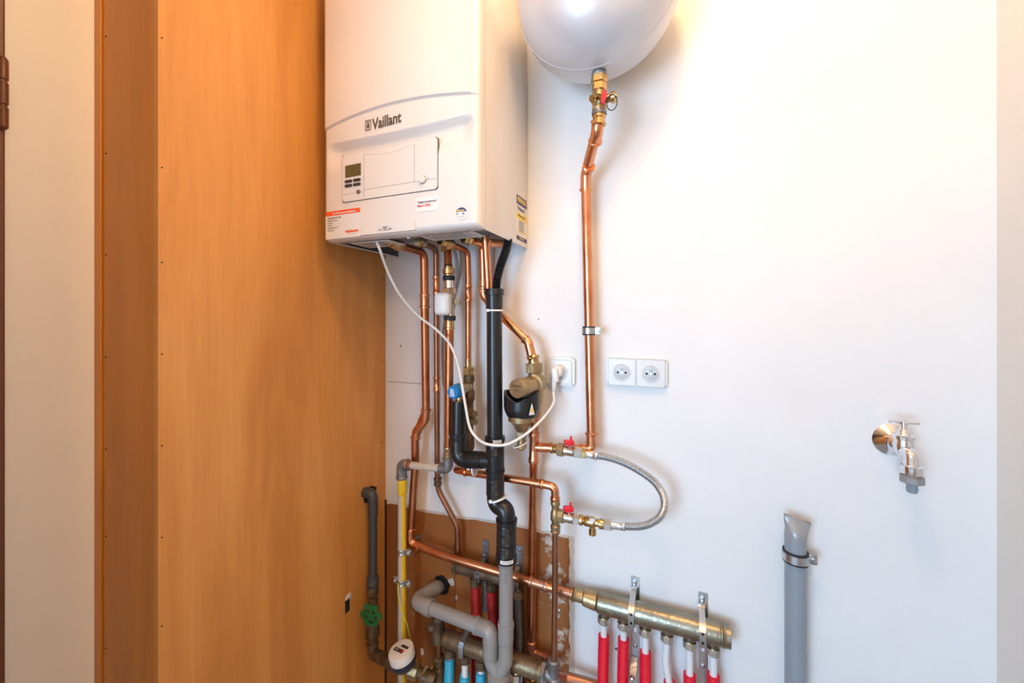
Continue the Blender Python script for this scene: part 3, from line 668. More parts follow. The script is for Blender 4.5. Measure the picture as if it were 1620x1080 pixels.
bm = B(); c_ = Vector((cx+.0385, cy-.0305, (zt+zb_)/2+.001)); tv = Vector((.62,.78,0)); poly(bm, [c_-tv*.008-Vector((0,0,.014)), c_+tv*.008-Vector((0,0,.014)), c_+Vector((0,0,.014))], (.0010,-.0008,0)); obj('warning_label', bm, 'paper', sl, False)
bm = B(); c2 = c_+Vector((.0016,-.0013,-.002)); poly(bm, [c2-tv*.005-Vector((0,0,.004)), c2+tv*.005-Vector((0,0,.004)), c2+Vector((0,0,.006))], (.0003,-.0002,0)); obj('warning_mark', bm, 'yellowprint', sl, False)
zz = lambda py: W(823, py, .10).z
obj('bowl', lathe(B(), (cx,cy,zz(655)), (cx,cy,zz(683)), [(0,.034),(.35,.0335),(.45,.026),(.9,.015),(1,.012)], 28), 'brass_dull', t)
obj('bowl_nut', hexnut(B(), (cx,cy,zz(680)), (cx,cy,zz(691)), .0145), 'brass_dull', t)
obj('drain_cock', lathe(B(), (cx,cy,zz(690)), (cx,cy,zz(711)), [(0,.009),(.5,.010),(.55,.0125),(.85,.0125),(.9,.009),(1,.007)]), 'brass_dull', t)

# ------------------------------------------------------------------ H: thick riser under the filter
t = mk('copper_pipe', 'thick copper pipe running down from the dirt filter with a side branch', 'pipe', W(842, 800, .06))
run(t, 'pipe', [W(847,655,.07), W(845,690,.065), W(843,800,.030), W(841,1018,.022), W(842,1028,.022), W(852,1037,.022), W(880,1046,.030)], R22*.96, 'copper_mid', [.1,.1,.02,.02,.02])
bm = B(); coupling(bm, W(845.2,684,.065), W(844.6,731,.064), R22); obj('tee', bm, 'copper', t)
obj('branch', pipe(B(), [W(845,707,.065), W(882,708.5,.065)], R22*.9), 'copper', t)
cpl(t, W(855,707.3,.065), W(874,708,.065), R22*.9)
obj('elbow', elbow(B(), [W(841,1012,.0222), W(841.7,1031,.022), W(866,1041,.026)], R22*.96, .022), 'copper_worn', t)

# I: tank riser
t = mk('copper_pipe', 'long copper riser climbing the wall to the grey expansion tank', 'pipe', W(930, 450, .05))
run(t, 'pipe', [W(946,192,.15), W(944,208,.145), W(927,272,.06), W(927,300,.05), W(930,430,.045), W(936,690,.045), W(936.5,710,.045), W(905,709.5,.05)], R22*1.05, 'copper', [.03,.03,.1,.1,.1,.022])
obj('elbow', elbow(B(), [W(946,190,.15), W(944.5,209,.145), W(941,226,.12)], R22*1.05, .02), 'copper', t)
obj('elbow', elbow(B(), [W(932,262,.08), W(926.5,276,.05), W(926.5,303,.045)], R22*1.05, .02), 'copper', t)
obj('elbow', elbow(B(), [W(935.6,683,.045), W(936.3,709.5,.045), W(917,710,.047)], R22*1.05, .024), 'copper', t)
0 and obj('print_mark', box(B(), W(923,356).x, W(929,356).x, D-.045-R22*1.05-.0004, D-.045-R22*1.05+.001, W(926,390,.06).z, W(926,360,.06).z), 'copper_dark', t, False)
# wall clamp on it
def clamp(label, c, r, ear, h=.018, m='steel', axis='z', wallY=D):
    t = thing('pipe_clamp', label, 'clamp', (c.x, wallY, c.z))
    for s in (1, -1): obj('rubber_lining', lathe(B(), c+Vector((0,0,s*h*.5)), c+Vector((0,0,s*h*.32)), [(0,r*1.02),(0,r+.0035),(1,r+.0035),(1,r*1.02)], 28), 'rubber', t)
    bm = B(); lathe(bm, c-Vector((0,0,h*.34)), c+Vector((0,0,h*.34)), [(0,r*1.02),(0,r+.0045),(1,r+.0045),(1,r*1.02)], 28); bd = obj('band', bm, m, t)
    for s in ear:
        e0 = c+Vector((s*(r+.010), 0, 0))
        box_ = B(); box(box_, e0.x-.008, e0.x+.008, c.y-.0035, c.y-.001, c.z-h*.42, c.z+h*.42, .0006); box(box_, e0.x-.008, e0.x+.008, c.y+.001, c.y+.0035, c.z-h*.42, c.z+h*.42, .0006); obj('ear', box_, m, t)
        obj('screw', lathe(B(), e0+Vector((.001*s,-.0075,0)), e0+Vector((.001*s,.006,0)), [(0,.003),(.1,.0045),(.3,.0045),(.32,.002),(1,.002)], 12), m, t)
    obj('stud', lathe(B(), (c.x, c.y+r+.004, c.z), (c.x, wallY, c.z), [(0,.004),(.7,.004),(.72,.009),(1,.010)], 12), m, t)
    return t
clamp('rubber-lined steel clamp holding the tall copper riser, above the sockets', W(931.5,523,.045), R22*1.05, (1,), .022)

# ------------------------------------------------------------------ expansion tank
tc = W(943, -9, .155); RT = .176; RY = .142
t = mk('expansion_tank', 'big round silver-grey expansion tank on the wall, cut by the top edge', 'tank', (tc.x, D, tc.z))
bm = B(); NU, NV = 72, 40
def sell(th_, y):       # y in -1..1 along wall normal
    return RT*math.sqrt(max(0, 1-abs(y)**2.35))
pr = [(0,.0001)]
ys = [-1+2*i/NV for i in range(NV+1)]; ys = [math.sin(PI/2*v) for v in ys]
rings = []
for y in ys:
    r = max(sell(0, y), .0002); rings.append([bm.verts.new((tc.x+r*math.cos(2*PI*k/NU), tc.y+RY*y, tc.z+r*math.sin(2*PI*k/NU))) for k in range(NU)])
for i in range(NV):
    for k in range(NU): bm.faces.new((rings[i][k], rings[i][(k+1)%NU], rings[i+1][(k+1)%NU], rings[i+1][k]))
bm.faces.new(rings[0]); bm.faces.new(rings[-1]); sh = obj('shell', bm, 'tank', t, auto=False)
ysm = -.14; bm = B(); rr = sell(0, ysm); lathe(bm, (tc.x, tc.y+RY*ysm-.002, tc.z), (tc.x, tc.y+RY*ysm+.002, tc.z), [(0,rr-.002),(.1,rr+.0005),(.5,rr+.0014),(.9,rr+.0005),(1,rr-.003)], NU); obj('weld_seam', bm, 'tank', t)
for s in (-1,1): obj('mounting_foot', box(B(), tc.x+s*.06-.02, tc.x+s*.06+.02, tc.y+RY*.8, D, tc.z-.03, tc.z+.03, .002), 'tank', t)
pt_ = W(948,122,.155)
obj('threaded_port', lathe(B(), (pt_.x, tc.y, pt_.z+.02), (pt_.x, tc.y, pt_.z-.004), [(0,.0155),(1,.0155)]), 'galv', t)
# tank valve
def Z(py): return W(948, py, .155).z
vx, vy = pt_.x, tc.y
t = mk('tank_valve', 'brass service valve with red lever under the expansion tank', 'valve', (vx, vy, Z(170)))
obj('collar', lathe(B(), (vx,vy,Z(115)), (vx,vy,Z(121)), [(0,.015),(.5,.017),(1,.015)]), 'galv', t)
obj('union_nut', hexnut(B(), (vx,vy,Z(120)), (vx,vy,Z(133)), .0185), 'brass', t); obj('union_nut', hexnut(B(), (vx,vy,Z(133)), (vx,vy,Z(145)), .0165), 'brass', t)
obj('valve_body', lathe(B(), (vx,vy,Z(144)), (vx,vy,Z(184)), [(0,.013),(.2,.0165),(.45,.0175),(.6,.013),(.66,.016),(.8,.016),(.85,.014),(1,.015)]), 'brass_dull', t)
obj('seal_ring', lathe(B(), (vx,vy,Z(176)), (vx,vy,Z(182)), [(0,.0165),(1,.0165)]), 'galv', t)
obj('adapter', lathe(B(), (vx,vy,Z(182)), (vx-.001,vy,Z(198)), [(0,.0145),(.3,.0145),(.4,.012),(.8,.012),(.85,.0155),(1,.0155)]), 'brass', t)
obj('side_plug', hexnut(B(), (vx-.004,vy-.012,Z(157)), (vx-.010,vy-.030,Z(157)-.012), .009), 'brass', t)
bm = B(); q = Vector((vx+.014, vy-.026, Z(157)-.014))
poly(bm, [(q.x+a*.5, q.y, q.z+b) for a, b in ((-.011,-.011),(-.006,-.014),(.004,-.014),(.009,.0),(.014,.006),(.010,.014),(-.004,.015),(-.006,.004),(-.012,-.004))], (.002,-.008,0)); bmesh.ops.bevel(bm, geom=list(bm.edges), offset=.0012, segments=2, affect='EDGES')
lv = obj('lever', bm, 'red', t); lv['label'] = 'red lever'
obj('lever_stem', lathe(B(), (vx,vy-.01,Z(156)), (q.x,q.y,q.z), [(0,.007),(1,.006)]), 'brass', t)
obj('drain_spout', lathe(B(), (vx,vy,Z(158)), (vx+.030,vy-.004,Z(160)), [(0,.009),(.8,.009),(1,.008)]), 'brass_dull', t)
obj('drain_cap', lathe(B(), (vx+.026,vy-.004,Z(160)), (vx+.040,vy-.006,Z(160)), [(0,.009),(.1,.012),(.7,.012),(.8,.006),(1,.005)], 12), 'brass', t)
L = [Vector((vx+.026+.011*math.cos(a)+.004, vy-.016-.002*math.sin(a), Z(172)+.016*math.sin(a))) for a in [2*PI*k/24 for k in range(25)]]
obj('cap_strap', sweep(B(), L, .0011, 8), 'rubber', t)

# ------------------------------------------------------------------ filling loop
t = mk('ball_valve', 'upper small ball valve with red lever at the braided hose start', 'valve', W(900, 711, .065))
def red_valve(t, a, b, hp, nutm='brass_dull'):
    d = (b-a); 
    obj('union_nut', hexnut(B(), a, a+d*.28, .0165, 8), nutm, t)
    obj('valve_body', lathe(B(), a+d*.26, a+d*.72, [(0,.011),(.1,.013),(.4,.012),(.5,.0125),(.8,.012),(1,.013)]), 'nickel', t)
    obj('end_nut', hexnut(B(), a+d*.70, b, .0135), 'nickel', t)
    c = a+d*.5
    obj('stem', lathe(B(), c+Vector((0,0,.006)), c+Vector((0,-.002,.022)), [(0,.007),(.4,.007),(.5,.0045),(1,.004)], 14), 'chrome', t)
    bm = B(); q = c+Vector((0,-.002,.019)); obox(bm, q+Vector((-.001,0,.003)), Vector((.011,.004,0)), Vector((-.003,.006,0)), Vector((0,0,.0065)), .003, 3); obox(bm, q+Vector((.004,0,.012)), Vector((.0028,.001,0)), Vector((-.001,.003,0)), Vector((0,0,.008)), .0015, 2); obox(bm, q+Vector((-.009,0,.004)), Vector((.005,.002,0)), Vector((-.002,.005,0)), Vector((0,0,.0045)), .002, 2)
    lv = obj('lever', bm, 'red', t); lv['label'] = 'red lever'
red_valve(t, W(882,710,.066), W(921,717,.070), None)
obj('inlet', lathe(B(), W(872,708.5,.065), W(884,710,.066), [(0,.0135),(.3,.0135),(.4,.011),(1,.012)]), 'brass', t)
# G: pipe to the loop return
t = mk('copper_pipe', 'copper pipe running sideways under the black tee, then down the thin riser', 'pipe', W(800, 757, .07))
run(t, 'pipe', [W(724,741,.001), W(722.5,743,.072), W(735,745.5,.080), W(862,766,.088), W(878,770,.088), W(878.5,797,.088)], R15*1.25, 'copper', [.018,.1,.1,.02])
bm = B(); g1, g2 = W(735,745.5,.080), W(862,766,.088); bead(bm, along(g1,g2,col=737), g2-g1, R15*1.25, .008); bead(bm, along(g1,g2,col=858), g2-g1, R15*1.25, .008); bead(bm, W(878.3,788,.088), Vector((0,0,1)), R15*1.2, .008); obj('elbow_beads', bm, 'copper', t)
bm = B(); lathe(bm, W(878.5,791,.088), W(878.8,842,.088), [(0,.0095),(.02,.0115),(.08,.0125),(.14,.0115),(.2,.0095),(.3,.0095),(.38,.0125),(.6,.0125),(.66,.0095),(.74,.0095),(.78,.0125),(.86,.0125),(.9,.0095),(.94,.0125),(1,.0115)]); obj('tee', bm, 'brass_dull', t)
run(t, 'thin_pipe', [W(878.8,838,.088), W(877,1048,.088)], R15*.93, 'copper_dark')
t = mk('ball_valve', 'lower small ball valve with red lever on the brass tee of the thin riser', 'valve', W(905, 820, .07))
red_valve(t, W(883,815,.088), W(918,822,.088), None)
t = mk('check_valve', 'small brass check valve with a stub pointing down, before the lower hose end', 'valve', W(937, 826, .07))
obj('body', lathe(B(), W(917,821.5,.088), W(958,829.5,.088), [(0,.010),(.03,.013),(.12,.013),(.16,.0095),(.25,.0125),(.55,.0125),(.62,.009),(.75,.009),(.78,.0125),(.85,.0125),(1,.011)]), 'brass', t)
obj('stub', lathe(B(), W(937.5,826,.088), W(937.5,846,.088), [(0,.007),(.55,.007),(.58,.009),(.95,.009),(1,.0075)]), 'brass', t)
q = W(938.5,818.5,.088); obj('tag', box(B(), q.x-.006, q.x+.006, q.y-.0135, q.y-.0125, q.z-.004, q.z+.004), 'paper', t, False)
t = mk('braided_hose', 'steel braided hose looping in a half circle to the right', 'hose', W(1050, 780, .07))
H = [W(943,720.5,.07), W(960,723,.072), W(985,731,.075), W(1012,745,.078), W(1035,762,.080), W(1048,781,.080), W(1051,800,.080), W(1044,817,.082), W(1028,828,.085), W(1010,832.5,.087), W(985,832,.088)]
obj('braid', corr(B(), spl(H), .0086, .0008, .0036, 18), 'steel', t)
def ferr(a, b, n1=True):
    d = b-a; obj('ferrule', lathe(B(), a, b, [(0,.011),(.1,.0095),(.7,.0095),(.72,.0115),(.8,.0095),(.88,.0115),(1,.011)]), 'chrome', t)
ferr(W(920,716.5,.07), W(945,721,.07)); ferr(W(966,830,.088), W(989,832.3,.088))
obj('hose_nut', hexnut(B(), W(956,829,.088), W(968,830.5,.088), .0145), 'nickel', t)
obj('hose_nut', hexnut(B(), W(920,716.4,.07), W(928,717.8,.07), .0125), 'brass', t)

# ------------------------------------------------------------------ black waste pipe and hose
RB = .0205
t = mk('waste_pipe', 'black plastic waste pipe with elbows and a tee, in front of the copper pipes', 'pipe', W(782, 650, .12))
run(t, 'pipe', [W(782,462,.11), W(783,700,.12)], RB*.98, 'black')
bm = B(); lathe(bm, W(782,457,.11), W(782,489,.11), [(0,RB*.8),(0,RB*1.22),(.16,RB*1.25),(.3,RB*1.25),(.32,RB*1.1),(1,RB*1.06)]); obj('top_socket', bm, 'black', t)
bm = B(); p, LL = resample([W(783,690,.12), W(783.5,745,.12)], .0012); Rr = []
for i in range(len(p)):
    s = i/(len(p)-1); Rr.append(RB*1.28 if s < .14 else RB*1.14+(.0008*math.cos(i*1.6) if .25<s<.5 else 0))
sweep(bm, p, Rr); tee = obj('tee', bm, 'black', t)
obj('branch_socket', lathe(B(), W(783,728,.12), W(748,727,.12), [(0,RB*.95),(.55,RB*1.0),(.56,RB*1.08),(1,RB*1.08)]), 'black', tee)
bm = B(); sweep(bm, rnd([W(725,685,.115), W(725,727,.12), W(757,727.5,.12)], .03, 10), RB*1.05)
for s in range(7): a_, b_ = W(739+s*2.4,727,.12), W(740.2+s*2.4,727,.12); lathe(bm, a_, b_, [(0,RB*1.1),(1,RB*1.1)])
obj('elbow', bm, 'black', t)
obj('branch_pipe', pipe(B(), [W(726,634,.11), W(725,690,.115)], RB*.98), 'black', t)
obj('branch_collar', lathe(B(), W(725,685,.115), W(725,696,.116), [(0,RB*1.1),(.1,RB*1.2),(.5,RB*1.2),(1,RB*1.1)]), 'black', t)
bm = B(); p, LL = resample([W(783.5,742,.12), W(783.5,782,.12)], .0012); sweep(bm, p, [RB*1.22 if i < 5 else (RB*1.12+(.0007*math.cos(i*1.6) if .3 < i/len(p) < .95 else 0)) for i in range(len(p))]); obj('coupling', bm, 'black', t)
bm = B(); sweep(bm, rnd([W(783.5,775,.12), W(784,797,.122), W(801,806,.128), W(801.5,826,.13)], .022, 8), RB*1.08); obj('elbow', bm, 'black', t)
bm = B(); p, LL = resample([W(801.5,820,.13), W(800.5,886,.13)], .0012); n = len(p)
sweep(bm, p, [RB*1.32 if (i/n < .09 or i/n > .86) else (RB*1.2+(.0008*math.cos(i*1.6) if .12 < i/n < .55 or .62<i/n<.84 else 0)) for i in range(n)]); lower = obj('long_socket', bm, 'black', t)
def lab(t, c, r, a0, a1, hgt, par):     # printed label wrapped on a round collar
    bm = B(); K = 8; lo = []; hi = []
    for k in range(K+1):
        a = a0+(a1-a0)*k/K; lo.append(bm.verts.new((c.x+r*math.cos(a), c.y+r*math.sin(a), c.z-hgt/2))); hi.append(bm.verts.new((c.x+r*math.cos(a), c.y+r*math.sin(a), c.z+hgt/2)))
    for k in range(K): bm.faces.new((lo[k], lo[k+1], hi[k+1], hi[k]))
    o = obj('size_label', bm, 'paper', par, False)
    bm = B()
    for k in range(1, K-1):
        for zz_ in (-.25, .15):
            a, b = a0+(a1-a0)*(k+.1)/K, a0+(a1-a0)*(k+.75)/K; rr = r+.0004
            bm.faces.new([bm.verts.new((c.x+rr*math.cos(q_), c.y+rr*math.sin(q_), c.z+hgt*z_)) for q_, z_ in ((a,zz_),(b,zz_),(b,zz_+.12),(a,zz_+.12))])
    obj('printed_lines', bm, 'grey_print', o, False)
lab(t, W(800.6,880,.13), RB*1.34+.0003, PI*1.46, PI*1.85, .009, lower)
lab(t, W(783,694,.12), RB*1.29+.0003, PI*1.58, PI*1.85, .008, tee)
lab(t, W(725,689,.115), RB*1.22+.0003, PI*1.12, PI*1.28, .008, t)
t = tag(obj('corrugated_hose', corr(B(), spl([W(804,378,.12), W(801,395,.12), W(792,420,.115), W(786,445,.11), W(785,464,.11)]), .0110, .0012, .0045), 'black'), 'black corrugated hose dropping from the boiler into the black waste pipe', 'hose')
t = tag(obj('conduit', corr(B(), spl([W(712,385,.04), W(720,400,.03), W(722,430,.02), W(712,480,.015), W(702,530,.015), W(702,594,.01), W(704,610,.006)]), .0058, .0008, .0032, 12), 'hosegrey'), 'thin light grey corrugated conduit on the wall behind the gas valve', 'conduit')
# cable ties
def tie(label, c, ax, r, tail=None, wd=.004, sy=1):
    ax = Vector(ax).normalized(); t = thing('cable_tie', label, 'cable tie', c)
    obj('loop', lathe(B(), c-ax*wd/2, c+ax*wd/2, [(0,r),(0,r+.0012),(1,r+.0012),(1,r)], 28), 'white', t)
    obj('locking_head', obox(B(), c+Vector((-.35*r,-.95*r,0)), Vector((.004,0,0)), Vector((0,.0025,0)), Vector((0,0,.0035)), .0006), 'white', t)
    if tail: obj('tail', obox(B(), c+Vector((-.35*r,-.95*r,0))+Vector(tail)*.5, Vector((.0014,0,0)), Vector((0,.0005,0)), Vector((0,0,abs(Vector(tail).z)*.5))), 'white', t)
    return t
tie('white cable tie around the top of the black waste pipe', W(782,491,.11), (0,0,1), RB*1.08)
tie('white cable tie around the bend low on the black waste pipe', W(787,788,.121), (-.32,.0,.95), RB*1.17)
c = W(752,737,.105); tie('white cable tie joining the black branch to the copper pipe below', c, (1,.1,0), .024, (0,-.0,.020))

# ------------------------------------------------------------------ grey waste trap
RG = .0176
t = mk('waste_trap', 'grey plastic waste pipe with U-shaped trap under the black waste pipe', 'trap', W(790, 1060, .13))
run(t, 'inlet_pipe', [W(800.5,884,.13), W(800.5,985,.13)], RG, 'pvc')
obj('inlet_collar', lathe(B(), W(800.5,884,.13), W(800.5,894,.13), [(0,RG*1.25),(.6,RG*1.22),(1,RG)]), 'pvc', t)
bm = B(); p, _ = resample(rnd([W(800.5,983,.13), W(800,1045,.13), W(790,1066,.13), W(776.5,1045,.13), W(776.5,1012,.13)], [.03,.02,.03], 8), .004); n = len(p)
sweep(bm, p, [RG*1.12 if i/n < .23 or i/n > .80 else RG*1.04 for i in range(n)], 22); obj('u_bend', bm, 'pvc', t)
q0, q1 = W(789.5,1062,.13), W(789.5,1078,.13); hx = B(); lathe(hx, q0, q1, [(0,.021),(.1,.029),(.85,.029),(1,.027)], 12); obj('cleaning_cap', hx, 'pvc', t)
bm = B(); sweep(bm, rnd([W(756,990,.118), W(776,997,.13), W(776.5,1020,.13)], .030, 10), RG*1.12); obj('elbow', bm, 'pvc', t)
for py_, px_ in ((986,800.5),(1012,776.5)): obj('socket_rim', lathe(B(), W(px_,py_,.13), W(px_,py_+4,.13), [(0,RG*1.05),(.1,RG*1.19),(.9,RG*1.19),(1,RG*1.05)]), 'pvc', t)
o1, o2 = W(672,957.5,.105), W(765,993,.121); bm = lathe(B(), along(o1,o2,col=753), along(o1,o2,col=758), [(0,RG),(.1,RG*1.22),(1,RG*1.2)])
obj('socket_rim', bm, 'pvc', t)
obj('outlet_pipe', pipe(B(), [W(672,957.5,.105), W(765,993,.121)], RG), 'pvc', t)
bm = B(); sweep(bm, rnd([W(684,962,.107), W(655,950.5,.10), W(692,928,.02)], .035, 12), RG*1.12); lathe(bm, W(673,958,.106), W(684,962,.107), [(0,RG*1.1),(0,RG*1.24),(1,RG*1.24),(1,RG*1.1)]); lathe(bm, W(676,938,.05), W(682,934.5,.04), [(0,RG*1.1),(0,RG*1.22),(1,RG*1.22),(1,RG*1.1)]); obj('wall_elbow', bm, 'pvc', t)
obj('wall_pipe', pipe(B(), [W(682,934,.04), W(697,925.5,.0)], RG), 'pvc', t)
obj('printed_marks', textbm('DYKA PP', .007, lambda x, y: (W(803,900,.13).x+y*.9, W(803,900,.13).y-RG+.0004-.0012, W(803,900,.13).z-x), 1, 0), 'grey_print', t, False)
c = W(699, 925, .0045); bm = B(); o_ = [(c.x+.027*math.cos(a)*random.uniform(.92,1.08), c.y-.0004, c.z+.029*math.sin(a)*random.uniform(.92,1.08)) for a in [2*PI*k/22 for k in range(22)]]
poly(bm, o_, (0,.0004,0)); obj('wall_hole', bm, 'hole', bb, False)
t = None

# ------------------------------------------------------------------ gas pipe
t = mk('gas_pipe', 'beige and yellow painted gas pipe standing by the plywood boxing', 'pipe', W(637, 900, .07))
RGs = .0118
obj('iron_elbow', elbow(B(), [W(709,723,.09), W(709,741,.09), W(696,740.5,.09)], .0125, .014, .006, 1.12, 1.3), 'galv', t)
run(t, 'cross_pipe', [W(699,740.8,.09), W(648,735.5,.09)], .0105, 'beige')
obj('coupling', lathe(B(), W(651,736,.09), W(643,735,.09), [(0,.0125),(.1,.0145),(.9,.0145),(1,.0125)]), 'copper_worn', t)
obj('iron_elbow', elbow(B(), [W(646,735,.09), W(635.5,734.5,.09), W(635.5,757,.09)], .0135, .018, .007, 1.12, 1.25), 'galv', t)
# standing tube, painted yellow on its right half
bm = B(); a, b = W(636,755,.09), Vector((W(636,755,.09).x, W(636,755,.09).y, .10)); lathe(bm, a, b, [(0,.0118),(1,.0118)], 32)
g = obj('standing_pipe', bm, ['beige','yellowpaint'], t)
cc = Vector((a.x, a.y, 0))-pw(t)
for pl in g.data.polygons:
    c_ = pl.center; an = math.atan2(c_.y-cc.y, c_.x-cc.x)
    pl.material_index = 1 if -.95 < an < .9 else 0
bm = B(); lathe(bm, W(636,757,.09), W(636,782,.09), [(0,.012),(.04,.0148),(.9,.0148),(1,.0125)], 24); sk_ = obj('socket', bm, ['beige','yellowpaint'], t)
for pl in sk_.data.polygons:
    c_ = pl.center; an = math.atan2(c_.y-cc.y, c_.x-cc.x); pl.material_index = 1 if -1.9 < an < .4 else 0
c = W(635.5,871,.07); 
def clamp2(label, px, py, both):
    c = W(px, py, .09); c = Vector((a.x, a.y, c.z)); t = thing('pipe_clamp', label, 'clamp', (c.x, D, c.z))
    obj('band', lathe(B(), c-Vector((0,0,.008)), c+Vector((0,0,.008)), [(0,.012),(0,.0142),(.15,.0148),(.3,.0136),(.7,.0136),(.85,.0148),(1,.0142),(1,.012)], 28), 'steel', t)
    for s in ((1,-1) if both else (1,)):
        obj('ear', obox(B(), c+Vector((s*.022,0,0)), Vector((.009,0,0)), Vector((0,.003,0)), Vector((0,0,.009 if not both else .012)), .002), 'steel', t)
        obj('screw', lathe(B(), c+Vector((s*.023,-.008,.0)), c+Vector((s*.023,.002,0)), [(0,.003),(.15,.0048),(.7,.0048),(1,.002)], 12), 'steel', t)
    if not both: obj('stud', lathe(B(), (c.x, c.y+.012, c.z), (c.x, D-.004, c.z), [(0,.003),(.6,.003),(.62,.008),(1,.009)], 12), 'galv', t)
clamp2('steel clamp on the yellow gas pipe, upper of two', 635.5, 871, False); clamp2('steel clamp with the earth wire on the yellow gas pipe, lower of two', 637, 920, True)
t = thing('earth_wire', 'thin green and yellow earth wire hanging from the gas pipe clamp', 'wire', W(631, 922, .09))
Lw = spl([W(630,922,.108), W(630,940,.112), W(634,962,.112), W(643,985,.11), W(648,1005,.09), W(655,1035,.08), W(662,1052,.09), W(676,1060,.10), W(684,1055,.10)], 14)
obj('insulation', sweep(B(), Lw, .0017, 8), 'earthy', t); obj('green_stripe', sweep(B(), [p+Vector((-.0008,-.0003,.0002)) for p in Lw], .0013, 8), 'earth', t)

# ------------------------------------------------------------------ dark water pipe with green wheel valve
t = mk('water_pipe', 'dark grey water pipe coming out of the plywood and dropping to the green valve', 'pipe', W(590, 850, .12))
XD = XBOX+.032; pz = XP(590, 800, XD)
bm = B(); e0 = Vector((XBOX-.004, pz.y, XP(590,781,XD).z)); sweep(bm, rnd([e0, Vector((XD, pz.y, e0.z)), Vector((XD, pz.y, XP(590,815,XD).z))], .02, 8), .0155); obj('elbow', bm, 'pvc_dark', t)
bt = XP(590,915,XD).z
run(t, 'pipe', [Vector((XD, pz.y, e0.z-.02)), Vector((XD, pz.y, bt))], .0125, 'pvc_dark')
obj('union', lathe(B(), (XD,pz.y,XP(590,910,XD).z), (XD,pz.y,XP(590,930,XD).z), [(0,.0135),(.05,.0165),(.4,.0165),(.45,.0175),(.6,.018),(.65,.0155),(1,.015)]), 'pvc_dark', t)
zf = lambda py: XP(590, py, XD).z
t = mk('stop_valve', 'old brass stop valve with a green hand wheel beside the slot in the plywood', 'valve', (XD, pz.y, zf(985)))
bm = B(); lathe(bm, (XD,pz.y,zf(926)), (XD,pz.y,zf(1020)), [(0,.013),(.03,.0165),(.15,.0165),(.18,.013),(.3,.015),(.5,.019),(.66,.016),(.72,.020),(.84,.020),(.87,.015),(1,.014)]); obj('valve_body', bm, 'brass_dark', t)
r_ = ray(587, 973); wc = O+r_*((pz.y-.045)/r_.y); ax = Vector((.15,-1,-.05)).normalized()
obj('bonnet', lathe(B(), (XD,pz.y,zf(962)), wc, [(0,.016),(.5,.014),(.55,.007),(1,.006)]), 'brass_dark', t)
# wheel: scalloped rim with openings
bm = B(); NN = 72; u = Vector((0,0,1)).cross(ax).normalized(); v_ = ax.cross(u)
def wr(k, r): a = 2*PI*k/NN; return u*math.cos(a)*r + v_*math.sin(a)*r
rows = []
for (rf, off) in (((lambda k: .0215), -.004), ((lambda k: .0215), .004), ((lambda k: .0305+.0035*math.cos(2*PI*6*k/NN)), .004), ((lambda k: .032+.0035*math.cos(2*PI*6*k/NN)), 0), ((lambda k: .0305+.0035*math.cos(2*PI*6*k/NN)), -.004)):
    rows.append([bm.verts.new(wc+wr(k, rf(k))+ax*off) for k in range(NN)])
for i in range(5):
    for k in range(NN): bm.faces.new((rows[i][k], rows[i][(k+1)%NN], rows[(i+1)%5][(k+1)%NN], rows[(i+1)%5][k]))
for q_ in range(5):
    a = 2*PI*q_/5+.3; dv = u*math.cos(a)+v_*math.sin(a); pv = ax.cross(dv); obox(bm, wc+dv*.014, dv*.009, pv*.0032, ax*.0025)
wh = obj('hand_wheel', bm, 'green', t); wh['label'] = 'green hand wheel'
lathe_b = lathe(B(), wc-ax*.004, wc+ax*.007, [(0,.008),(.6,.008),(.7,.004),(1,.0035)], 16); obj('hub', lathe_b, 'green', wh)
obj('lower_elbow', elbow(B(), [Vector((XD,pz.y,zf(1016))), Vector((XD,pz.y,zf(1034))), W(622,1048,.13)], .0145, .02, .006, 1.1, 1.25), 'brass_dark', t)
# water meter
t = mk('water_meter', 'round white-topped water meter at the lower left, tilted toward the camera', 'meter', W(637, 1045, .12))
mc = W(634, 1027, .15); ax = Vector((-.14,-.16,.97)).normalized()
b0 = mc-ax*.045
obj('meter_body', lathe(B(), b0-ax*.015, b0+ax*.022, [(0,.012),(.2,.024),(.4,.031),(1,.031)], 32), 'brass_dark', t)
obj('dark_ring', lathe(B(), b0+ax*.008, b0+ax*.022, [(0,.034),(.2,.036),(1,.0365)], 36), 'meterblue', t)
mt_ = obj('register', lathe(B(), b0+ax*.021, mc, [(0,.0345),(.85,.0345),(.97,.033),(1,.031),(1,.002)], 40), 'panel', t)
u = Vector((1,.1,0)); u = (u-ax*u.dot(ax)).normalized(); v_ = ax.cross(u); u = (u*math.cos(.25)-v_*math.sin(.25)).normalized(); v_ = ax.cross(u)
def mb(name, x, y, hx, hy, m): return obj(name, obox(B(), mc+ax*.0006+u*x+v_*y, u*hx, v_*hy, ax*.0006), m, mt_, False)
mb('counter_window', -.004, -.004, .0165, .0048, 'dark'); mb('counter_window', .006, .010, .0125, .0034, 'dark'); mb('red_digits', .0065, -.004, .0055, .0042, 'redprint')
obj('counter_digits', textbm('00451', .0065, lambda x, y: mc+ax*.0016+u*(x-.0165)+v_*(y-.0062), .8, 0), 'paper', mt_, False)
obj('inlet_nut', hexnut(B(), W(616,1046,.13), W(628,1050,.13), .020, 8), 'brass_dark', t)
obj('outlet_nut', hexnut(B(), W(646,1058,.12), W(662,1064,.115), .021, 8), 'brass_dull', t)
obj('outlet_tail', lathe(B(), W(660,1063,.115), W(688,1076,.11), [(0,.015),(.3,.015),(.35,.019),(.8,.019),(1,.016)]), 'brass_dark', t)
bm = B(); obox(bm, W(670,1062,.135), Vector((.004,0,0)), Vector((0,.0015,0)), Vector((.012,0,.020)), .001); obj('seal_plate', bm, 'brass_dull', t)

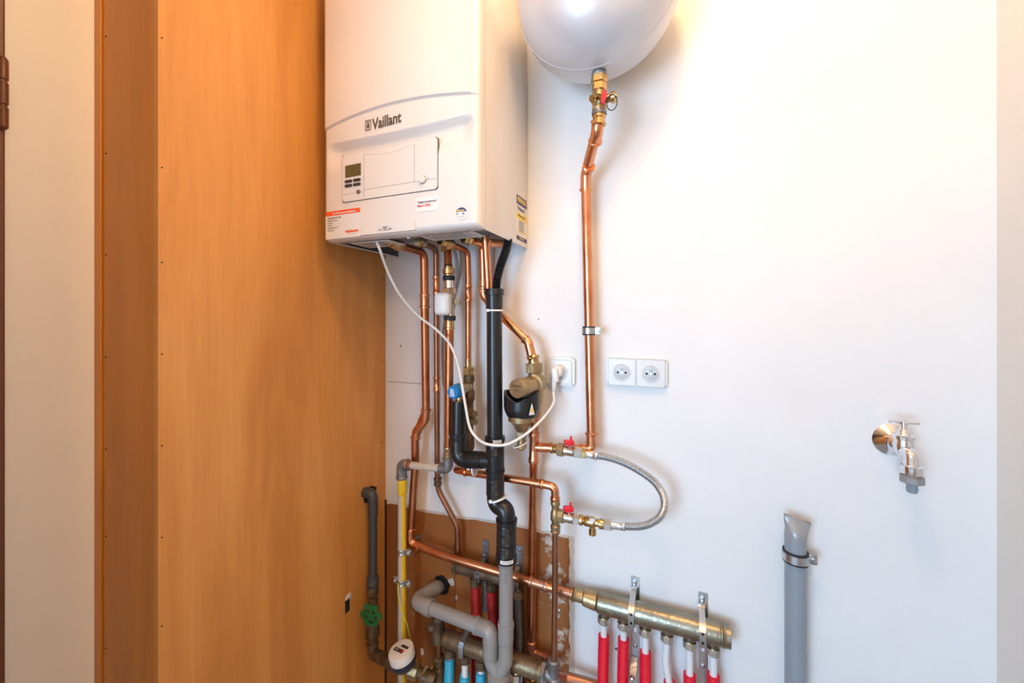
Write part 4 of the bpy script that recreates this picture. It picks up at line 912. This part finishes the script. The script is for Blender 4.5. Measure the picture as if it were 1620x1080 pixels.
# fittings column left of the lower manifold
t = mk('shut_off_valve', 'tarnished brass valve column right of the water meter, below the grey pipe', 'valve', W(693, 1020, .09))
Z9 = lambda py: W(694, py, .072).z; vx2, vy2 = W(694,1000,.072).x, W(694,1000,.072).y
obj('valve_body', lathe(B(), (vx2,vy2,Z9(972)), (vx2,vy2,Z9(1016)), [(0,.014),(.1,.019),(.3,.016),(.6,.0205),(.75,.0205),(.8,.022),(.92,.022),(1,.014)]), 'brass_dark', t)
obj('lever_stub', hexnut(B(), (vx2-.01,vy2-.004,Z9(990)), (vx2-.026,vy2-.010,Z9(992)), .012), 'brass_dark', t)
obj('pipe_stub', lathe(B(), (vx2,vy2,Z9(1014)), (vx2,vy2,Z9(1040)), [(0,.0095),(1,.0095)]), 'copper_dark', t)
obj('lower_nut', lathe(B(), (vx2,vy2,Z9(1037)), (vx2,vy2,Z9(1090)), [(0,.0135),(.03,.0175),(.1,.0175),(.14,.0145),(.3,.015),(.34,.019),(.7,.023),(1,.024)], 16), 'brass_dark', t)

# ------------------------------------------------------------------ manifolds
def manifold(label, A_, B_, r, m, n=28, ends=True):
    t = thing('manifold', label, 'manifold', A_.lerp(B_, .5)); d = (B_-A_); 
    bm = B(); lathe(bm, A_, B_, [(0,r*.80),(.02,r*.98),(.03,r),(.96,r),(.965,r*.94),(.975,r*.94),(.98,r*1.02),(1,r*.98)], 12 if m == 'manifold' else n, rot=.26)
    obj('barrel', bm, m, t); return t
Am, Bm = W(943,950.5,.038), W(1148,1003,.038); Bm = Vector((Bm.x, Bm.y, Am.z)); RM = .0252
mt = manifold('silver-brass heating manifold on the white wall with six white pipes', Am, Bm, RM, 'manifold')
obj('end_cap', hexnut(B(), Bm-Vector((.001,0,0)), Bm+Vector((.010,0,0)), RM*.95, 12), 'manifold', mt)
outs = [(955.2,968),(986.4,976),(1021,985),(1055.6,996),(1091,1003),(1128.6,1013)]
slv = [1005,1010,1031,1077,1066,1067]
pos_words = ['first pipe from the manifold left end, with red sleeve', 'second pipe from the manifold left end, with red sleeve beside the bracket', 'third pipe from the manifold left end, red sleeve right of the bracket',
  'fourth manifold pipe, white almost down to the frame edge, slightly bent', 'fifth manifold pipe from the left, left of the second bracket', 'sixth manifold pipe, under the capped right end']
for i, ((px, py), sy) in enumerate(zip(outs, slv)):
    X = W(px, 985, .038).x; y = Am.y
    obj('outlet', lathe(B(), (X,y,Am.z-RM*.85), (X,y,Am.z-RM-.008), [(0,.0125),(.6,.0125),(1,.010)]), 'manifold', mt)
    t = thing('heating_pipe', 'white plastic ' + pos_words[i], 'pipe', (X, y, Am.z-RM-.01), 'floor heating pipes on the silver manifold')
    z0 = Am.z-RM-.006
    obj('nut', hexnut(B(), (X,y,z0), (X,y,z0-.018), .0150, 8), 'nickel', t)
    bend = .006 if i == 3 else 0
    obj('pipe', sweep(B(), spl([Vector((X,y,z0-.016)), Vector((X-bend*.5,y,z0-.07)), Vector((X+bend,y,z0-.14)), Vector((X+bend*1.6,y,z0-.34)), Vector((X,y+.01,.10))]), .0080), 'pex', t)
    zs_ = W(px, sy, .038).z
    P0 = [Vector((X+bend*.9,y,zs_)), Vector((X+bend*1.2-(.002 if i in (0,1) else 0),y,zs_-.1)), Vector((X+bend*1.2-.002,y,.36)), Vector((X,y+.01,.10))]
    p = spl(P0); bm = B(); corr(bm, p, .0122, .0015, .0052); s_ = obj('sleeve', bm, 'reddim', t); s_['label'] = 'red corrugated sleeve'
def bracket(label, px, d, Amz, Ay, r, z_top, z_bot, m='steel', hook=True, low=True):
    X = W(px, 960, 0.01).x; t = thing('manifold_bracket', label, 'bracket', (X, D, Amz))
    yw = D-.0016 if m == 'steel' else D-.0056
    obj('back_strip', strap(B(), [(yw, z_top), (yw, z_bot)], X, .020, .002), m, t)
    xo = X-.0035
    obj('screw', lathe(B(), (X, yw-.004, z_top-.012), (X, yw, z_top-.012), [(0,.003),(.2,.0048),(.8,.005),(1,.0068)], 14), m, t)
    yf = Ay-r-.0015
    pts = [(yw-.003, Amz+r+.026), (yw-.003, Amz+r+.010), (yw-.008, Amz+r+.005), (Ay+.004, Amz+r+.002), (Ay-r*.6, Amz+r*.92), (yf, Amz+r*.45), (yf, Amz-r*.6), (yf+.003, Amz-r*.95), (Ay-.008, Amz-r-.004), (Ay+.01, Amz-r-.004), (yw-.004, Amz-r-.012), (yw-.003, Amz-r-.03)]
    hk = obj('hook_strap', strap(B(), pts, xo, .0135, .002), m, t)
    obj('bolt', lathe(B(), (X-.002, yw-.010, Amz+r+.020), (X-.002, yw, Amz+r+.020), [(0,.003),(.15,.005),(.6,.0055),(.62,.0075),(1,.0075)], 14), m, t)
    for dz in (.35*r, -.45*r): obj('slot', lathe(B(), (xo, yf-.0018, Amz+dz), (xo, yf+.001, Amz+dz), [(0,.0028),(1,.0028)], 12), 'hole', hk)
    if low:
        obj('screw', lathe(B(), (X, yw-.004, Amz-r-.085), (X, yw, Amz-r-.085), [(0,.003),(.2,.0048),(.8,.005),(1,.0068)], 14), m, t)
        obj('oval_slot', obox(B(), Vector((X,yw-.0005,Amz-r-.045)), Vector((.0032,0,0)), Vector((0,.001,0)), Vector((0,0,.006)), .001), 'wall', t)
    return t
z1t = W(1005,911,0).z; bracket('zinc bracket holding the silver manifold, left of two', 1004.5, 0, Am.z, Am.y, RM, z1t, .42)
b3 = bracket('zinc bracket holding the silver manifold, right of two near the capped end', 1112.5, 0, Am.z, Am.y, RM, z1t+.0, .42)
# a lower hook on the left bracket
X = W(1004.5,960,.01).x; obj('lower_hook', strap(B(), [(D-.004, W(1005,1042,.01).z), (D-.020, W(1005,1050,.01).z), (D-.045, W(1005,1062,.02).z), (D-.05, W(1005,1085,.02).z)], X-.002, .0150, .002), 'steel', bpy.data.objects['manifold_bracket'])
obj('bolt', lathe(B(), (X-.002, D-.058, W(1005,1082,.05).z+.012), (X-.002, D-.048, W(1005,1082,.05).z+.012), [(0,.004),(.15,.006),(1,.006)], 14), 'steel', bpy.data.objects['manifold_bracket'])

# upper tarnished manifold
A2, B2 = W(724,898,.031), W(824,919,.031); B2.z = A2.z = (A2.z+W(824,919,.031).z)/2; 
m2 = manifold('tarnished upper manifold behind the grey waste pipe, with red sleeved pipes', A2, B2, .0185, 'brass_dark')
obj('end_nut', hexnut(B(), A2-Vector((.012,0,0)), A2+Vector((.004,0,0)), .021, 8), 'brass_dark', m2)
obj('inlet', lathe(B(), W(725,882,.036), A2+Vector((.001,.0,0)), [(0,.011),(.5,.013),(1,.013)]), 'brass_dark', m2)
lab2 = ['red sleeved pipe under the tarnished upper manifold, leftmost', 'red sleeved pipe under the tarnished upper manifold, second from left', 'red sleeved pipe hidden mostly behind the grey waste pipe', 'dark sleeved pipe right behind the grey waste pipe']
for i, px in enumerate((750.5, 776, 801, 819)):
    X = W(px, 920, .036).x; y = A2.y; zt_ = A2.z-.0185
    t = thing('heating_pipe', lab2[i], 'pipe', (X, y, zt_), 'floor heating pipes on the tarnished manifold')
    obj('nut', lathe(B(), (X,y,zt_+.004), (X,y,zt_-.024), [(0,.011),(.2,.011),(.22,.0155),(.9,.0155),(1,.013)], 10), 'brass_dark', t)
    obj('sleeve', corr(B(), [Vector((X,y,zt_-.022)), Vector((X+(.002 if i else -.001),y+.006,zt_-.12)), Vector((X-.002,y+.008,.10))], .0122, .0014, .0052), 'red_shaded' if i < 3 else 'dark', t)
for i, (px, lb) in enumerate(((767,'tarnished bracket of the upper manifold, left of the grey waste pipe'),(821,'tarnished bracket of the upper manifold, right of the grey waste pipe'))):
    tb = bracket(lb, px, 0, A2.z, A2.y, .0185, W(767,853,.005).z if i == 0 else W(821,862,.005).z, .50, 'galv', low=False)
    if i == 1: obj('lower_bolt', lathe(B(), (tb.location.x, D-.022, W(819,975,.01).z), (tb.location.x, D-.006, W(819,975,.01).z), [(0,.004),(.1,.010),(.6,.011),(1,.008)], 20), 'galv', tb)
# lower big manifold
A3, B3 = W(703,1013,.085), W(858,1056,.085); zz3 = (A3.z+B3.z)/2; A3.z = B3.z = zz3
m3 = manifold('tarnished lower manifold behind the trap, with blue sleeved pipes', A3, B3, .0225, 'brass_brown')
obj('end_nut', hexnut(B(), B3, B3+Vector((.010,0,0)), .0245), 'galv', m3)
q = W(876, 1060, .088); 
bm = B(); lathe(bm, (q.x,q.y,W(877,1042,.088).z), (q.x,q.y,W(877,1078,.088).z), [(0,.0125),(.05,.0155),(.15,.0155),(.2,.0135),(.75,.0135),(.8,.0165),(1,.0165)]); lathe(bm, B3+Vector((.008,0,0)), Vector((q.x, q.y, B3.z)), [(0,.014),(.5,.014),(1,.014)]); obj('iron_tee', bm, 'galv', m3)
obj('copper_outlet', pipe(B(), [Vector((q.x,q.y,W(877,1070,.088).z)), W(893,1071,.06), W(925,1079,.05), W(960,1090,.04)], .013, .02), 'copper_worn', m3)
X = W(743, 1010, .06).x
bm = B(); strap(bm, [(D-.006, A3.z+.05), (D-.02, A3.z+.045), (A3.y+.0, A3.z+.024), (A3.y-.018, A3.z+.019), (A3.y-.0245, A3.z+.008), (A3.y-.0245, A3.z-.018), (A3.y-.020, A3.z-.022)], X, .014, .003)
t = tag(obj('manifold_bracket', bm, 'galv'), 'dull metal strap hooked over the tarnished lower manifold', 'bracket')
lab3 = ['blue sleeved pipe under the lower manifold, leftmost', 'pipe with bare white length above its blue sleeve, second under the lower manifold', 'blue sleeved pipe just left of the trap cap', 'pipe with chrome nut just right of the trap cap', 'pipe with brass nut at the right end of the lower manifold']
for i, px in enumerate((711.5, 735.5, 761, 816.5, 843)):
    X = W(px, 1040, .085).x; y = A3.y; zt_ = A3.z-.0225
    t = thing('heating_pipe', lab3[i], 'pipe', (X, y, zt_), 'floor heating pipes on the lower manifold')
    obj('nut', lathe(B(), (X,y,zt_+.005), (X,y,zt_-.026), [(0,.011),(.2,.011),(.22,.0165),(.9,.0165),(1,.013)], 8), 'brass_dark' if i < 3 else ('chrome' if i == 3 else 'brass'), t)
    obj('pipe', lathe(B(), (X,y,zt_-.02), (X,y,.10), [(0,.009),(1,.009)]), 'pex', t)
    g0 = (.030, .062, .036, .06, .06)[i]
    obj('sleeve', corr(B(), [Vector((X,y,zt_-g0)), Vector((X-.004,y,zt_-.12)), Vector((X-.003,y,.10))], .0124, .0014, .0052), 'cyan' if i < 3 else 'red_shaded', t)
# red pipes behind the blue ones continue to the floor (already built above)

# ------------------------------------------------------------------ sockets
def cover(t, cx, cz, w_, h_, n):
    bm = B(); poly(bm, [(cx+x, D, cz+z) for x, z in rrect(w_, h_, .006, 5)], (0,-.011,0))
    top = [e for e in bm.edges if all(abs(v.co.y-(D-.011)) < 1e-6 for v in e.verts)]; bmesh.ops.bevel(bm, geom=top, offset=.005, segments=4, affect='EDGES')
    return obj('frame', bm, 'socket', t)
def outlet(par, cx, cz, s, plugged=False):
    bm = B(); poly(bm, [(cx+x, D-.0105, cz+z) for x, z in rrect(s, s, .006, 5)], (0,-.0022,0)); ins = obj('insert', bm, 'socket', par, False)
    bm = B(); poly(bm, [(cx+x, D-.0104, cz+z) for x, z in rrect(s+.0014, s+.0014, .0065, 5)], (0,-.0010,0)); obj('insert_gap', bm, 'pvc_gap', par, False)
    R = .0205; y = D-.0128
    obj('rim', lathe(B(), (cx,y+.0005,cz), (cx,y-.0016,cz), [(0,R+.002),(.6,R+.0017),(1,R+.0006),(1,R-.001),(.2,R-.002)], 36), 'socket', ins)
    obj('recess', lathe(B(), (cx,y-.0001,cz), (cx,y-.0006,cz), [(0,R-.001),(1,R-.002)], 36), 'pvc_recess', ins)
    if not plugged:
        obj('earth_pin', lathe(B(), (cx,y,cz+.0085), (cx,y-.006,cz+.0085), [(0,.0026),(.8,.0026),(1,.0012)], 14), 'steel', ins)
        for k, (dx, m_) in enumerate(((-.0095,'hole'),(0,'steel'),(.0095,'hole'))): obj('contact_hole' if k != 1 else 'centre_screw', lathe(B(), (cx+dx,y,cz-.001), (cx+dx,y-.0010,cz-.001), [(0,.0027),(1,.0027)], 14), m_, ins)
M['pvc_gap'] = mat('socket_gap', (.22,.22,.22), .6)
M['pvc_recess'] = mat('socket_recess_plastic', (.55,.58,.60), .35)
tl, br = W(864,564,.011), W(909,611,.011)
cx, cz, ww, hh = (tl.x+br.x)/2, (tl.z+br.z)/2, abs(br.x-tl.x), abs(tl.z-br.z)
t = thing('wall_socket', 'single white wall socket with the plug in it', 'socket', (cx, D, cz)); cover(t, cx, cz, ww, hh, 1); outlet(t, cx, cz-.001, ww*.80, True); c1 = (cx, cz)
tl, br = W(959.5,566,.011), W(1056,614,.011); cx, cz, ww, hh = (tl.x+br.x)/2, (tl.z+br.z)/2, abs(br.x-tl.x), abs(tl.z-br.z)
t = thing('wall_socket', 'double white wall socket, empty, right of the copper riser', 'socket', (cx, D, cz)); cover(t, cx, cz, ww, hh, 2)
for s in (-1,1): outlet(t, cx+s*ww*.238, cz, ww*.455)
# plug and cable
cx, cz = c1[0], c1[1]+.003
t = thing('power_cable', 'white cable from the boiler looping down and plugged into the single socket', 'cable', (cx, D-.03, cz))
bm = B(); lathe(bm, (cx-.003,D-.012,cz-.002), (cx-.006,D-.034,cz-.002), [(0,.0165),(.5,.0165),(.85,.015),(1,.011)], 28); obox(bm, Vector((cx-.006, D-.036, cz-.010)), Vector((.0085,0,0)), Vector((0,.0085,0)), Vector((-.001,.0,.019)), .005, 3); obj('plug', bm, 'white', t)
e1 = Vector((cx-.008, D-.037, cz-.026))
obj('strain_relief', sweep(B(), [e1+Vector((0,0,.004)), e1-Vector((.001,0,.012)), e1-Vector((.002,0,.022))], [.0075,.0062,.0048], 14), 'white', t)
cbl = [W(596,383,.26), W(601,395,.26), W(613,428,.22), W(632,465,.19), W(660,498,.15), W(690,521,.13), W(712,545,.125), W(724,575,.125), W(731,610,.14), W(737,645,.145), W(743,675,.145), W(754,692,.145), W(770,702,.16), W(795,704,.16), W(815,697,.15), W(840,680,.13), W(862,658,.09), W(876,637,.06), e1-Vector((.003,0,.03)), e1-Vector((.002,0,.016))]
obj('cord', sweep(B(), spl(cbl, 8), .0035, 12), 'cable', t)
# small white loop of wire on the drain cock
q = Vector((W(823,640,.10).x, W(825,640,.10).y, W(823,700,.10).z)); L = [q+Vector((.018*math.cos(a), .016*math.sin(a), -.004+.008*math.sin(a*1.0+1.2))) for a in [2*PI*k/24 for k in range(25)]]
tag(obj('cable_tie', sweep(B(), L, .0014, 8), 'white'), 'loose white cable tie round the drain cock of the dirt filter', 'cable tie')

# ------------------------------------------------------------------ water tap on the right
t = mk('water_tap', 'chrome wall tap with T handle and grey hose connector', 'tap', W(1410, 695, 0))
wc = W(1410, 695, 0); fx = W(1424.5, 700, .062)
wc = Vector((fx.x, D, fx.z)) if False else wc
bc = Vector((wc.x, D-.050, wc.z))
obj('escutcheon', lathe(B(), (wc.x, D, wc.z), (wc.x, D-.020, wc.z), [(0,.0315),(.08,.0318),(.2,.029),(.6,.020),(.85,.015),(1,.013)], 44), 'chrome', t)
obj('inlet', lathe(B(), (wc.x, D-.018, wc.z), bc, [(0,.011),(.2,.013),(.3,.010),(.5,.010),(.6,.012),(1,.0135)], 28), 'chrome', t)
top = bc+Vector((0,0,.050))
bm = B(); lathe(bm, bc-Vector((0,0,.018)), bc+Vector((0,0,.022)), [(0,.008),(.2,.0145),(.5,.0165),(.8,.0145),(.84,.0175),(1,.0175)], 32); obj('valve_body', bm, 'chrome', t)
obj('bonnet', lathe(B(), bc+Vector((0,0,.021)), top, [(0,.0175),(.05,.013),(.1,.0115),(.35,.009),(.45,.006),(.7,.005),(.75,.0075),(.95,.0075),(1,.004)], 24), 'chrome', t)
hd = Vector((1,.10,0)).normalized(); obj('t_handle', lathe(B(), top-hd*.024-Vector((0,0,.003)), top+hd*.024-Vector((0,0,.003)), [(0,.0025),(.02,.0040),(.3,.0034),(.42,.003),(.5,.006),(.58,.003),(.7,.0034),(.98,.0040),(1,.0025)], 16), 'chrome', t)
s0 = bc+Vector((0,-.004,-.004)); s1 = bc+Vector((0.002,-.020,-.012)); s2 = bc+Vector((.002,-.025,-.032))
obj('spout', sweep(B(), spl([s0, s1, s2], 10), [.0135-.003*math.sin(PI*i/20) for i in range(21)], 22), 'chrome', t)
obj('spout_nut', lathe(B(), s2+Vector((0,0,.006)), s2-Vector((0,0,.014)), [(0,.011),(.1,.0165),(.8,.0165),(.9,.015),(1,.014)], 10), 'chrome', t)
hc = obj('hose_connector', lathe(B(), s2-Vector((0,0,.013)), s2-Vector((0,0,.028)), [(0,.0135),(.15,.0135),(.2,.0185),(.9,.0185),(1,.016)], 8), 'pvc', t); hc['label'] = 'grey plastic connector'
obj('hose_tail', lathe(B(), s2-Vector((0,0,.027)), s2-Vector((0,0,.046)), [(0,.0085),(.5,.008),(.55,.0088),(.9,.0082),(1,.007)], 20), 'pvc_blue', t)

# ------------------------------------------------------------------ grey standpipe
c = W(1258.5, 900, .036); RS = .0198
t = mk('drain_pipe', 'blue-grey plastic drain pipe standing against the right wall area, taped at its top', 'pipe', (c.x, c.y, .2))
zt = W(1258,842,.036).z
obj('pipe', lathe(B(), (c.x,c.y,0), (c.x,c.y,zt), [(0,RS),(1,RS)], 36), 'pvc_blue', t)
bm = B(); n = 36; rows = []
for j in range(9):
    s = j/8; z = zt-.012+s*.042
    sx = 1.02+ .22*sst(.35,1,s); sy = 1.02*(1-.90*sst(.25,1,s)); row = []
    for k in range(n):
        a = 2*PI*k/n; wob = 1+.02*math.sin(5*a+j); row.append(bm.verts.new((c.x+RS*sx*math.cos(a)*wob+.003*s, c.y+RS*sy*math.sin(a), z-.006*s*math.cos(a)+.0015*math.sin(3*a)*s)))
    rows.append(row)
for j in range(8):
    for k in range(n): bm.faces.new((rows[j][k], rows[j][(k+1)%n], rows[j+1][(k+1)%n], rows[j+1][k]))
bm.faces.new(rows[-1]); tp = obj('tape_cap', bm, 'tape', t); tp['label'] = 'silver tape folded over the open end'
clamp('wide rubber-lined steel clamp near the top of the blue-grey drain pipe', Vector((c.x, c.y, W(1258,879,.036).z)), RS, (1,), .024)

# ------------------------------------------------------------------ marks on the wall
def dot(px, py, r, m='grey_print'):
    q = W(px, py); return obj('screw_hole', lathe(B(), q-Vector((0,.0006,0)), q+Vector((0,.001,0)), [(0,r),(1,r)], 10), m)
for px, py, r, lb in ((634,547,.003,'dark screw hole in the wall left of the thick copper pipe'), (975,1026,.0035,'screw hole in the wall between the first two red sleeves'), (852,505,.002,'tiny nail mark in the wall above the single socket')):
    tag(dot(px, py, r), lb, 'hole')
q = W(884.5,966,.004); tag(obj('board_screw', lathe(B(), q-Vector((0,.002,0)), q+Vector((0,.001,0)), [(0,.0025),(.3,.005),(1,.005)], 12), 'steel'), 'small screw in the board right of the thin riser', 'screw')
bm = B(); a, b = W(614,603), W(668,604); box(bm, a.x, b.x, D-.0006, D, a.z-.0012, a.z+.0008); wl = obj('wall_mark_line', bm, 'pvc', None, False); wl['kind'] = 'structure'  # thin grey line for a mark on the wall
